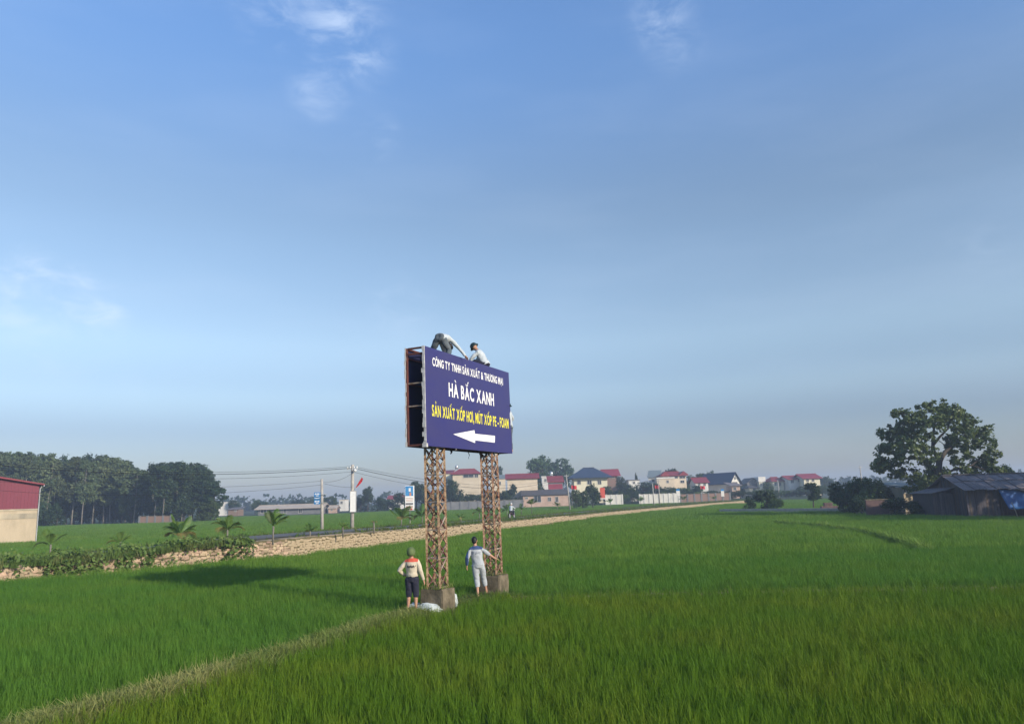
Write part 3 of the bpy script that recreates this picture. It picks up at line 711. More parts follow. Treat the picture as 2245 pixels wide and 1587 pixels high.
# ------------------------------------------------------------------ people
def remesh(mb, mats, name, vox=.013, sm=5, mat_fn=None, extra=None, off=None, wr=0):
    me = mb.mesh(name, mats if not isinstance(mats, (list, tuple)) else mats[0])
    o = bpy.data.objects.new(name, me); col.objects.link(o)
    md = o.modifiers.new('r', 'REMESH'); md.mode = 'VOXEL'; md.voxel_size = vox; md.use_smooth_shade = True
    if sm: q = o.modifiers.new('s', 'SMOOTH'); q.factor = .5; q.iterations = sm
    dg = bpy.context.evaluated_depsgraph_get(); dg.update(); m2 = bpy.data.meshes.new_from_object(o.evaluated_get(dg)); bpy.data.objects.remove(o)
    V = np.array([v.co[:] for v in m2.vertices]); F = [tuple(p.vertices) for p in m2.polygons]; bpy.data.meshes.remove(m2)
    if wr:
        me_ = bpy.data.meshes.new('w'); me_.from_pydata([tuple(v) for v in V], [], F); me_.update(); nn = np.array([v.normal[:] for v in me_.vertices]); bpy.data.meshes.remove(me_)
        q = np.random.default_rng(len(V)); d = 0
        for _ in range(9):
            k_ = q.normal(0, 1, 3); k_ *= q.uniform(16, 42) / np.linalg.norm(k_); d = d + np.sin(V @ k_ + q.uniform(0, 6.3) + 1.6 * np.sin(V @ q.normal(0, 9, 3)))
        V = V + nn * (d / 9 * wr * 2.2)[:, None]
    r = MB(); r.add(V, F)
    if extra is not None: r.add(extra.v, extra.f)
    out = r.mesh(name, mats, None, True)
    if mat_fn is not None:
        for p in out.polygons: p.material_index = mat_fn(p.center)
    return out
LP = lambda a, b, t: Vector(a).lerp(Vector(b), t)
def person(label, J, loc, rotz, scale=1.0, shirt=None, trousers=None, sleeve=1.0, hem=1.0, hat=None, shirt_fn=None, group=None, shoes=None, yoke_parts=None, roll=0.0, low=.07):
    """J: joints in metres for a 1.7 m figure, x right, y forward, z up"""
    J = {k: Vector(v) for k, v in J.items()}
    t = thing('person', label, 'person', loc, rotz, group, (scale,) * 3)
    side = (J['SR'] - J['SL']).normalized(); hside = (J['HR'] - J['HL']).normalized()
    pel, che, nk, hd = J['P'], J['C'], J['N'], J['H']
    up = (nk - pel).normalized(); fwd = J.get('F', up.cross(side) * -1 if False else side.cross(up) * -1).normalized()
    fwd = J['F'].normalized() if 'F' in J else Vector((0, 1, 0))
    body = MB()
    spine = [pel - (che - pel).normalized() * .07, pel, LP(pel, che, .45), che, LP(che, nk, .55), LP(che, nk, .85), nk, LP(nk, hd, .6)]
    body.ellt(spine, [(.08, .07), (.135, .098), (.120, .085), (.150, .105), (.158, .092), (.09, .07), (.056, .058), (.05, .055)], side, 16)
    hz = (hd - nk).normalized(); hx = side - hz * side.dot(hz); hx = (fwd.cross(hz)); hx = hx.normalized() if hx.length > .1 else side; hy = hz.cross(hx)
    HM = Matrix(((hx.x, hy.x, hz.x), (hx.y, hy.y, hz.y), (hx.z, hy.z, hz.z)))
    body.ball(hd, (.076, .094, .112), 14, 10, HM); body.ball(hd + HM @ Vector((0, .028, -.062)), (.052, .056, .055), 10, 7, HM)
    body.ball(hd + HM @ Vector((0, .098, -.018)), (.016, .020, .026), 8, 6, HM)
    for s in (-1, 1): body.ball(hd + HM @ Vector((s * .078, -.005, -.012)), (.012, .024, .034), 8, 6, HM)
    fing = MB()
    for s, S_, E_, W_ in ((-1, 'SL', 'EL', 'WL'), (1, 'SR', 'ER', 'WR')):
        a, b, c = J[S_], J[E_], J[W_]
        a = a - up * .03 + (che - a) * .06
        body.ellt([nk - up * .02, LP(nk, a, .45) - up * .012, a], [.05, .05, .052], side, 10)
        body.ellt([LP(che, a, .35), a, LP(a, b, .35), LP(a, b, .8), b, LP(b, c, .3), LP(b, c, .75), c], [.06, .058, .05, .042, .039, .042, .033, .027], side, 10)
        hdv = J.get('D' + S_[1], (c - b)).normalized(); pal = hdv.cross(fwd); pal = pal.normalized() if pal.length > .1 else side.copy()
        body.ellt([c - hdv * .01, c + hdv * .03, c + hdv * .07, c + hdv * .092], [(.022, .027), (.017, .038), (.016, .042), (.011, .034)], pal, 10)
        wide = pal.cross(hdv).normalized()
        for k, ln in enumerate((.064, .075, .071, .056)):
            base = c + hdv * .083 + wide * (.031 - k * .0207) * (1)
            p1 = base + hdv * ln * .5 + pal * (.006 * -s); p2 = base + hdv * ln * .92 + pal * (.024 * -s)
            fing.ellt([base - hdv * .012, base, p1, p2, p2 + hdv * .004], [.009, .0092, .0085, .007, .003], pal, 7)
        tb = c + hdv * .025 + wide * .03; t1 = tb + wide * .028 + hdv * .028; t2 = t1 + hdv * .03 + wide * .006 + pal * (.008 * -s)
        fing.ellt([tb - wide * .012, tb, t1, t2], [.012, .012, .0105, .007], pal, 7)
    for s, H_, K_, A_ in ((-1, 'HL', 'KL', 'AL'), (1, 'HR', 'KR', 'AR')):
        a, b, c = J[H_], J[K_], J[A_]; ff = J.get('T' + H_[1], Vector((0, 1, 0))).normalized()
        body.ellt([LP(pel, a, .5), a, LP(a, b, .3), LP(a, b, .75), b, LP(b, c, .28) - ff * .012, LP(b, c, .7), c], [.08, .088, .079, .062, .053, .055, .041, .036], hside, 12)
        body.ellt([c - ff * .055 - Vector((0, 0, .035)), c - ff * .03 - Vector((0, 0, .035)), c + ff * .05 - Vector((0, 0, .04)), c + ff * .13 - Vector((0, 0, .052)), c + ff * .175 - Vector((0, 0, .058))], [(.026, .03), (.034, .04), (.040, .034), (.045, .022), (.030, .014)], ff.cross(Vector((0, 0, 1))), 10)
        if shoes:
            sm = MB(); q = ff.cross(Vector((0, 0, 1))).normalized(); prev = None
            out_ = [(-.085, .028), (-.05, .042), (.05, .043), (.12, .052), (.18, .040), (.20, .012)]
            top = [c + ff * y + q * x * 1.0 for y, x in out_] + [c + ff * y - q * x for y, x in reversed(out_)]
            zz = c.z - .078
            lo = [Vector((p.x, p.y, zz)) for p in top]; hi = [Vector((p.x, p.y, zz + .022)) for p in top]; n_ = len(lo)
            sm.add(lo + hi, [tuple(reversed(range(n_))), tuple(range(n_, 2 * n_))] + [(i, (i + 1) % n_, n_ + (i + 1) % n_, n_ + i) for i in range(n_)])
            sm.ellt([c + ff * .07 - q * .05 - Vector((0, 0, .06)), c + ff * .08 - Vector((0, 0, .022)), c + ff * .07 + q * .05 - Vector((0, 0, .06))], [(.006, .02)] * 3, ff, 6)
            part('sandal', sm, M['sandal'], t)
    link('body', remesh(body, M['skin'], 'body', .011, 3, extra=fing), t)
    for s in (-1, 1):
        em = MB(); em.ball(hd + HM @ Vector((s * .031, .083, .004)), (.012, .008, .008), 8, 6, HM); part('eye', em, M['hair'], t, smooth=True)
    mm = MB(); mm.ball(hd + HM @ Vector((0, .083, -.066)), (.024, .008, .006), 8, 6, HM); part('mouth', mm, M['cloth_red'], t, smooth=True)
    # shirt
    sh = MB()
    sh.ellt([pel - up * low, pel + up * max(0, .07 - low), LP(pel, che, .45), che, LP(che, nk, .5), LP(che, nk, .82), LP(che, nk, .98)], [(.172, .135), (.178, .138), (.165, .122), (.184, .132), (.196, .112), (.120, .088), (.07, .07)], side, 18)
    for S_, E_, W_ in (('SL', 'EL', 'WL'), ('SR', 'ER', 'WR')):
        a, b, c = J[S_], J[E_], J[W_]
        end = LP(b, c, sleeve) if sleeve >= 0 else LP(a, b, 1 + sleeve)
        sl = sleeve if W_ == 'WL' or roll == 0 else sleeve - roll
        a = a - up * .03 + (che - a) * .06
        sh.ellt([nk - up * .045, LP(nk, a, .5) - up * .022, a], [.058, .064, .068], side, 12)
        pts = [LP(che, a, .3), a, LP(a, b, .4), LP(a, b, .85), b]; rd = [.085, .069, .066, .062, .060]
        for q in (.2, .5, .8, 1.0):
            pts.append(LP(b, c, sl * q)); rd.append(.060 - .014 * q * sl)
        sh.ellt(pts, rd, side, 12)
    so_ = link('shirt', remesh(sh, shirt, 'shirt', .014, 4, shirt_fn, wr=.006), t)
    # trousers
    tr = MB()
    tr.ellt([pel - up * .13, pel - up * .10, pel - up * .02, pel + up * .12], [(.09, .08), (.155, .125), (.172, .136), (.155, .120)], hside, 16)
    for H_, K_, A_ in (('HL', 'KL', 'AL'), ('HR', 'KR', 'AR')):
        a, b, c = J[H_], J[K_], J[A_]
        pts = [LP(pel, a, .5), a, LP(a, b, .35), LP(a, b, .8), b]; rd = [.105, .112, .104, .088, .082]
        for q in (.35, .7, 1.0):
            pts.append(LP(b, c, hem * q)); rd.append(.080 - .008 * q)
        tr.ellt(pts, rd, hside, 14)
    link('trousers', remesh(tr, trousers, 'trousers', .014, 4, wr=.008), t)
    if hat is None:
        hm = MB(); hm.ball(hd + HM @ Vector((0, -.014, .022)), (.086, .098, .105), 14, 9, HM); hm.ball(hd + HM @ Vector((0, -.05, -.035)), (.07, .06, .06), 12, 8, HM); hm.ball(hd + HM @ Vector((0, .055, .075)), (.06, .04, .035), 10, 7, HM)
        link('hair', remesh(hm, M['hair'], 'hair', .012, 2), t)
    else:
        kind, hm_ = hat; hm = MB()
        if kind == 'helmet':
            hm.ellt([hd + HM @ Vector((0, -.005, z)) for z in (-.01, .03, .07, .105, .13, .14)], [(.105, .125), (.104, .122), (.094, .112), (.072, .088), (.04, .05), (.008, .01)], hx, 18)
            hm.ellt([hd + HM @ Vector((0, .0, z)) for z in (-.022, -.010, .012)], [(.138, .158), (.132, .150), (.104, .124)], hx, 20)
        else:                                 # soft round field cap with neck flap
            hm.ellt([hd + HM @ Vector((0, -.012, z)) for z in (-.085, -.04, .0, .05, .10, .135, .15)], [(.100, .112), (.112, .126), (.116, .132), (.113, .128), (.092, .105), (.055, .062), (.012, .014)], hx, 18)
            hm.ellt([hd + HM @ Vector((0, .11, .03)), hd + HM @ Vector((0, .17, .012)), hd + HM @ Vector((0, .185, .008))], [(.085, .010), (.07, .008), (.03, .006)], hx, 10)
        part('hat', hm, M[hm_], t, smooth=True)
    if yoke_parts: yoke_parts(t)
    return t

STAND = dict(P=(0, 0, .93), C=(0, .01, 1.26), N=(0, 0, 1.46), H=(0, .02, 1.605), SL=(-.185, -.01, 1.385), SR=(.185, -.01, 1.385), EL=(-.25, -.03, 1.11), ER=(.25, -.03, 1.11), WL=(-.26, .05, .87), WR=(.26, .05, .87),
             HL=(-.09, 0, .88), HR=(.09, 0, .88), KL=(-.10, .02, .48), KR=(.10, .02, .48), AL=(-.11, -.02, .085), AR=(.11, -.02, .085))
def on_back(mb, o, x, z, w):                 # short stroke quad laid on the back of a shirt
    pass
def back_marks(strokes, mat, zc, wid, xoff=0.0, y0=-.135):
    def f(t):
        sh = [c for c in t.children if c.name.startswith('shirt')][0]
        from mathutils.bvhtree import BVHTree
        bv = BVHTree.FromPolygons([v.co for v in sh.data.vertices], [tuple(p.vertices) for p in sh.data.polygons])
        mb = MB()
        for (xa, za, xb, zb) in strokes:
            n = 4; pa = []
            for i in range(n + 1):
                x = xoff + xa + (xb - xa) * i / n; z = zc + za + (zb - za) * i / n
                h = bv.ray_cast(Vector((x, -1, z)), Vector((0, 1, 0)))
                if h[0] is None: continue
                pa.append(h[0] + h[1] * .005)
            if len(pa) < 2: continue
            d = Vector((xb - xa, 0, zb - za)); k = Vector((-d.z, 0, d.x)).normalized() * wid / 2
            for p, q in zip(pa[:-1], pa[1:]): mb.add([p - k, q - k, q + k, p + k], [(0, 1, 2, 3)])
        if mb.f: part('lettering', mb, mat, sh)
    return f
# man in beige jacket, hand on hip, looking up at the sign
J1 = dict(STAND); J1.update(P=(.01, .0, .93), C=(0, -.02, 1.25), N=(-.005, -.03, 1.455), H=(-.01, -.03, 1.60), SL=(-.19, -.03, 1.375), SR=(.19, -.03, 1.39), EL=(-.345, -.08, 1.13), WL=(-.235, .10, .985), ER=(.255, -.06, 1.11), WR=(.315, .02, .86),
          AL=(-.115, -.03, .085), AR=(.10, .0, .085), KL=(-.095, .02, .48), KR=(.10, .02, .48), DL=(.6, .6, -.4), F=(0, 1, .25))
zz1 = lambda c: 1 if (c.z > 1.352 and abs(c.x) < .19) else (2 if False else 0)
s1 = []
for i, (a, b) in enumerate([(-.10, .05), (-.055, .04), (-.01, .05), (.03, .04), (.065, .05)]):
    s1 += [(a, -.02, a + .02, b), (a + .02, b, a + .038, -.025), (a + .005, .005, a + .045, .02)]
s1 += [(.12, .01, .14, .05)]
g1 = G(904, 1343, 0)
person('person in beige jacket and knee-length dark trousers with olive cap, seen from behind', J1, (g1.x, g1.y, .0), R(-8), 1.66 / 1.72, [M['cloth_beige'], M['cloth_red']], M['cloth_navy'], 1.0, .18, ('cap', 'helmet_olive'), zz1, shoes=True, yoke_parts=back_marks(s1, M['ink'], 1.22, .013), low=-.02)
# man in pale work suit, one hand on the lattice leg
J2 = dict(STAND); J2.update(P=(-.03, 0, .93), C=(-.08, .02, 1.25), N=(-.11, .03, 1.45), H=(-.125, .05, 1.60), SL=(-.27, .0, 1.37), SR=(.095, .02, 1.39), EL=(-.345, -.10, 1.12), WL=(-.36, .0, .89), ER=(.275, .06, 1.20), WR=(.47, .14, 1.06), DR=(.8, .3, -.3),
          HL=(-.12, 0, .88), HR=(.06, 0, .88), KL=(-.08, .03, .48), KR=(.12, .17, .49), AL=(-.05, -.10, .085), AR=(.19, .24, .10), F=(.15, 1, -.05))
g2 = G(1052, 1307, 0)
s2 = []
for i in range(7): s2 += [(-.14 + i * .042, -.03 + .01 * (i % 3), -.135 + i * .042 + .012 * (i % 2), .045)]
s2 += [(-.14, .045, -.07, .04), (-.02, -.02, .05, .0)]
zz2 = lambda c: 1 if (c.z > 1.345 and abs(c.x + .09) < .20) or (c.x < -.30 and c.z < 1.36) else 0
person('person in pale grey work suit with blue shoulders, one hand on the right lattice leg', J2, (g2.x, g2.y, .0), R(0), 1.76 / 1.72, [M['cloth_white'], M['cloth_yoke']], M['cloth_white'], .95, .55, None, zz2, roll=.75, yoke_parts=back_marks(s2, M['ink_grey'], 1.24, .012, -.08))
# man bending over on top of the box
J3 = dict(P=(0, -.02, .80), C=(.05, .25, .84), N=(.10, .42, .74), H=(.12, .53, .63), SL=(-.12, .36, .76), SR=(.24, .35, .79), EL=(-.10, .58, .56), ER=(.42, .44, .56), WL=(.10, .70, .36), WR=(.60, .52, .31),
          HL=(-.11, -.02, .73), HR=(.10, -.02, .73), KL=(-.30, .10, .44), KR=(.22, .12, .44), AL=(-.40, -.02, .085), AR=(.20, .0, .085), F=(0, .5, -1))
p3 = SB(1.45, .30, T0 + BH * .89 + .02)
person('person in jeans and pale shirt bending over on top of the billboard', J3, p3, R(-12), 1.0, [M['cloth_shirt']], M['cloth_jeans'], 1.0, .95, None, group=None)
# man squatting on the top edge
J4 = dict(P=(0, 0, .24), C=(0, .14, .52), N=(0, .26, .70), H=(0, .37, .82), SL=(-.18, .20, .62), SR=(.18, .20, .62), EL=(-.22, .38, .40), ER=(.22, .38, .40), WL=(-.17, .46, .16), WR=(.17, .46, .16),
          HL=(-.10, .02, .20), HR=(.10, .02, .20), KL=(-.17, .38, .33), KR=(.17, .38, .33), AL=(-.14, .14, .085), AR=(.14, .14, .085), F=(0, 1, -.6))
p4 = SB(4.35, .30, T1 - .08)
person('person in white shirt and dark green helmet squatting on the billboard top', J4, p4, R(70), 1.06, [M['cloth_shirt']], M['cloth_navy'], 1.0, .9, ('helmet', 'helmet_dark'))
# man inside the right end, elbow showing
J5 = dict(STAND); J5.update(EL=(-.30, .10, 1.22), WL=(-.15, .22, 1.42), ER=(.36, .0, 1.20), WR=(.30, .17, 1.02), F=(0, 1, 0))
p5 = SB(BW + .08, .12, T0 + .06)
person('person in white sleeves half hidden behind the right edge of the billboard', J5, p5, BY, .97, [M['cloth_shirt']], M['cloth_jeans'], 1.0, .95, ('helmet', 'helmet_dark'))

# ------------------------------------------------------------------ sacks by the left footing
def sack(label, loc, rotz, size, seed):
    bm = bmesh.new(); bmesh.ops.create_uvsphere(bm, u_segments=28, v_segments=18, radius=1); r = np.random.default_rng(seed)
    fr = [(r.normal(0, 2.2, 3), r.uniform(0, 6)) for _ in range(9)]
    for v in bm.verts:
        c = v.co.copy(); k = sum(math.sin(3.0 * float(np.dot(f, c)) + p) for f, p in fr) / 9
        c *= 1 + .34 * k
        c.x *= 1 + .25 * max(0, c.x); pinch = max(0, c.x - .65); c.y *= max(.25, 1 - 1.1 * pinch); c.z *= max(.3, 1 - .9 * pinch)
        v.co = Vector((c.x * size[0], c.y * size[1], max(-.45, c.z) * size[2]))
    me = bpy.data.meshes.new('sack'); bm.to_mesh(me); bm.free(); me.materials.append(M['plastic_sack'])
    o = link('sack', me); o.location = loc; o.rotation_euler = (0, 0, rotz)
    for p in me.polygons: p.use_smooth = r.random() > .35
    return tag(o, label, 'sack', 'plastic sacks')
q = G(934, 1343, 0); sack('crumpled white plastic sack lying in front of the left footing', (q.x, q.y + .12, .04), R(-12), (.34, .20, .19), 3)
q = G(909, 1340, 0); sack('greyish white plastic sack on the ground beside the sandalled feet', (q.x - .02, q.y + .28, .03), R(70), (.26, .2, .15), 4)
q = SB(A1 + .60, .12, 0); sack('pale plastic sack standing at the far side of the left footing', (q.x, q.y, .10), R(30), (.07, .09, .24), 5)
# ------------------------------------------------------------------ trees
def leaves(r, P, D, size, asp=.62):
    n = len(P); nrm = D * .6 + r.normal(0, .6, (n, 3)); nrm /= np.linalg.norm(nrm, axis=1, keepdims=True)
    a = np.cross(nrm, r.normal(0, 1, (n, 3))); a /= np.linalg.norm(a, axis=1, keepdims=True) + 1e-9; b = np.cross(nrm, a)
    s = (size * r.uniform(.6, 1.35, n))[:, None]
    V = np.stack([P - a * s * .5, P + b * s * asp * .5 + nrm * s * .06, P + a * s * .5 - nrm * s * .1, P - b * s * asp * .5 + nrm * s * .06], 1).reshape(-1, 3)
    return V, np.arange(n * 4).reshape(n, 4)
def crown_mesh(seed, lobes, clumps, per, csize, lsize, mat, flat=.75):
    r = np.random.default_rng(seed); C = np.array([l[0] for l in lobes], float); Rr = np.array([l[1] if hasattr(l[1], '__len__') else (l[1],) * 3 for l in lobes], float)
    w = Rr.prod(1) ** .6; k = r.choice(len(lobes), clumps, p=w / w.sum()); d = r.normal(0, 1, (clumps, 3)); d /= np.linalg.norm(d, axis=1, keepdims=True)
    cc = C[k] + d * Rr[k] * (r.uniform(.15, 1.0, clumps) ** .45)[:, None]
    cs = csize * r.uniform(.55, 1.4, clumps)
    kk = np.repeat(np.arange(clumps), per); dd = r.normal(0, 1, (len(kk), 3)); dd /= np.linalg.norm(dd, axis=1, keepdims=True)
    P = cc[kk] + dd * cs[kk][:, None] * (r.uniform(0, 1, len(kk)) ** .5)[:, None] * np.array([1, 1, flat]); D = dd + d[kk] * .6 + np.array([0, 0, .5])
    V, F = leaves(r, P, D, lsize); return npmesh('crown', V, F, M[mat])
def trunk_mesh(seed, H, r0, forks, mat, bend=.3):
    r = np.random.default_rng(seed); mb = MB(); top = H
    pts = [Vector((bend * math.sin(3 * t + seed) * t, bend * math.cos(2 * t + seed) * t, H * t)) for t in np.linspace(0, 1, 7)]; pts[0].z = -.25
    mb.ellt(pts, [r0 * (1.25 - t) ** .9 if t > 0 else r0 * 1.35 for t in np.linspace(0, 1, 7)], (1, 0, 0), 8)
    for (c, t0) in forks:
        a = pts[0].lerp(pts[-1], t0); i = min(5, int(t0 * 6)); a = pts[i].lerp(pts[i + 1], t0 * 6 - i); c = Vector(c); m = a.lerp(c, .5) + Vector((r.normal(0, .15), r.normal(0, .15), .25 * (c - a).length * .4))
        mb.ellt([a, a.lerp(m, .5), m, m.lerp(c, .6), c], [r0 * .55, r0 * .45, r0 * .34, r0 * .22, r0 * .1], (1, 0, 0), 6)
    return mb.mesh('trunk', M[mat], None, True)
def variant(kind, seed):
    r = np.random.default_rng(seed * 13 + {'grove': 1, 'bush': 2, 'broad': 3}[kind])
    if kind == 'grove':                       # 14 m
        H = 14; lobes = []
        for i in range(11):
            z = r.uniform(5.0, 12.6); q = 2.6 * (1 - abs(z - 8.8) / 6.2) + .5; a = r.uniform(0, 6.28); lobes.append(((q * .75 * math.cos(a), q * .75 * math.sin(a), z), (r.uniform(1.1, 1.8), r.uniform(1.1, 1.8), r.uniform(.8, 1.3))))
        lobes.append(((0, 0, 12.7), (1.1, 1.1, 1.1)))
        return trunk_mesh(seed, 12.2, .13, [(l[0], min(.9, l[0][2] / 14)) for l in lobes[:8]], 'bark_pale', .5), [crown_mesh(seed, lobes, 330, 16, .62, .50, m) for m in ('leaf_grey', 'leaf_dark')]
    if kind == 'bush':                        # 6 m
        lobes = []
        for i in range(9):
            z = r.uniform(1.0, 4.7); q = 2.2 * (1 - abs(z - 2.4) / 4.2); a = r.uniform(0, 6.28); lobes.append(((q * .8 * math.cos(a), q * .8 * math.sin(a), z), (r.uniform(1.0, 1.6),) * 3))
        return trunk_mesh(seed, 4.2, .16, [(l[0], .35) for l in lobes[:6]], 'bark', .3), [crown_mesh(seed, lobes, 240, 16, .50, .36, m) for m in ('leaf_mid', 'leaf_dark', 'leaf_light')]
    lobes = []                                # broad, 11 m
    for i in range(12):
        z = r.uniform(4.2, 9.2); q = 4.2 * (1 - abs(z - 6.6) / 5.2); a = r.uniform(0, 6.28); lobes.append(((q * .8 * math.cos(a), q * .8 * math.sin(a), z), (r.uniform(1.3, 2.1), r.uniform(1.3, 2.1), r.uniform(1.1, 1.6))))
    return trunk_mesh(seed, 8.0, .32, [(l[0], .45 + .03 * i) for i, l in enumerate(lobes[:9])], 'bark', .5), [crown_mesh(seed, lobes, 360, 16, .65, .45, m) for m in ('leaf_mid', 'leaf_dark')]
KH = {'grove': 13.6, 'bush': 5.6, 'broad': 10.3}; KWD = {'grove': 5.8, 'bush': 5.2, 'broad': 9.4}
VAR = {k: [variant(k, s) for s in range(4)] for k in KH}
tr_r = np.random.default_rng(77)
def tree(name, label, kind, px, ytop, wpx, Y, shade=0, group=None, z0=GZ, cat='tree'):
    b = A(px, ytop, Y); H = b.z - z0; W_ = wpx * Y / FPX
    t = thing(name, label, cat, (b.x, Y, z0), tr_r.uniform(0, 6.28), group, (W_ / KWD[kind], W_ / KWD[kind], H / KH[kind]))
    v = VAR[kind][tr_r.integers(4)]; link('trunk', v[0], t); link('crown', v[1][shade % len(v[1])], t); return t
ORD = ['first', 'second', 'third', 'fourth', 'fifth', 'sixth', 'seventh', 'eighth', 'ninth', 'tenth', 'eleventh', 'twelfth', 'thirteenth', 'fourteenth', 'fifteenth', 'sixteenth', 'seventeenth', 'eighteenth', 'nineteenth', 'twentieth', 'twenty-first', 'twenty-second', 'twenty-third', 'twenty-fourth', 'twenty-fifth', 'twenty-sixth', 'twenty-seventh', 'twenty-eighth']
# the grove on the left
gx = [-60, 0, 50, 90, 150, 200, 250, 270, 310, 330, 360, 400, 440, 465, 492]; gy = [992, 990, 988, 992, 1000, 997, 1000, 1003, 1019, 1013, 1015, 1012, 1018, 1031, 1072]
front = list(np.arange(-40, 300, 21)) + [318, 345, 366, 388, 408, 428, 446]
for i, x in enumerate(front):
    x = x + tr_r.uniform(-5, 5); dark = x > 325
    tree('grove_tree', '%s %s tree from the left in the front row of the grove' % ('dark green' if dark else 'grey green pale-trunked', ORD[i]), 'grove', x, np.interp(x, gx, gy) + tr_r.uniform(2, 15), tr_r.uniform(48, 62), tr_r.uniform(168, 176) if not dark else tr_r.uniform(160, 168), 1 if dark else 0, 'trees of the grove on the left')
back = list(np.arange(-30, 290, 24)) + [334, 356, 378, 398, 420, 440, 455]
for i, x in enumerate(back):
    x = x + tr_r.uniform(-6, 6)
    tree('grove_tree', '%s tree from the left in the back row of the grove' % ORD[i], 'grove', x, np.interp(x, gx, gy) + tr_r.uniform(-1, 5), tr_r.uniform(50, 66), tr_r.uniform(182, 196), 1 if x > 325 else tr_r.integers(2), 'trees of the grove on the left')
tree('grove_tree', 'thin dark tree leaning out at the right end of the grove', 'grove', 474, 1062, 40, 165, 1, 'trees of the grove on the left')
for i, (x, yt, w, Y) in enumerate([(100, 1088, 46, 160), (128, 1102, 40, 158), (290, 1098, 50, 170), (330, 1100, 46, 168), (365, 1094, 44, 165), (405, 1096, 46, 160), (440, 1100, 44, 158), (462, 1095, 36, 158), (55, 1085, 60, 178), (210, 1098, 60, 186), (250, 1100, 60, 188), (165, 1096, 60, 188), (120, 1066, 66, 182), (185, 1076, 60, 184), (270, 1072, 66, 186), (310, 1086, 50, 178), (385, 1066, 64, 176), (425, 1066, 60, 172), (235, 1080, 56, 180), (150, 1086, 50, 176)]):
    tree('undergrowth_bush', '%s low bush from the left growing under the grove' % ORD[i], 'bush', x, yt, w, Y, 1 if x < 430 else 0, 'bushes under the grove', cat='bush')
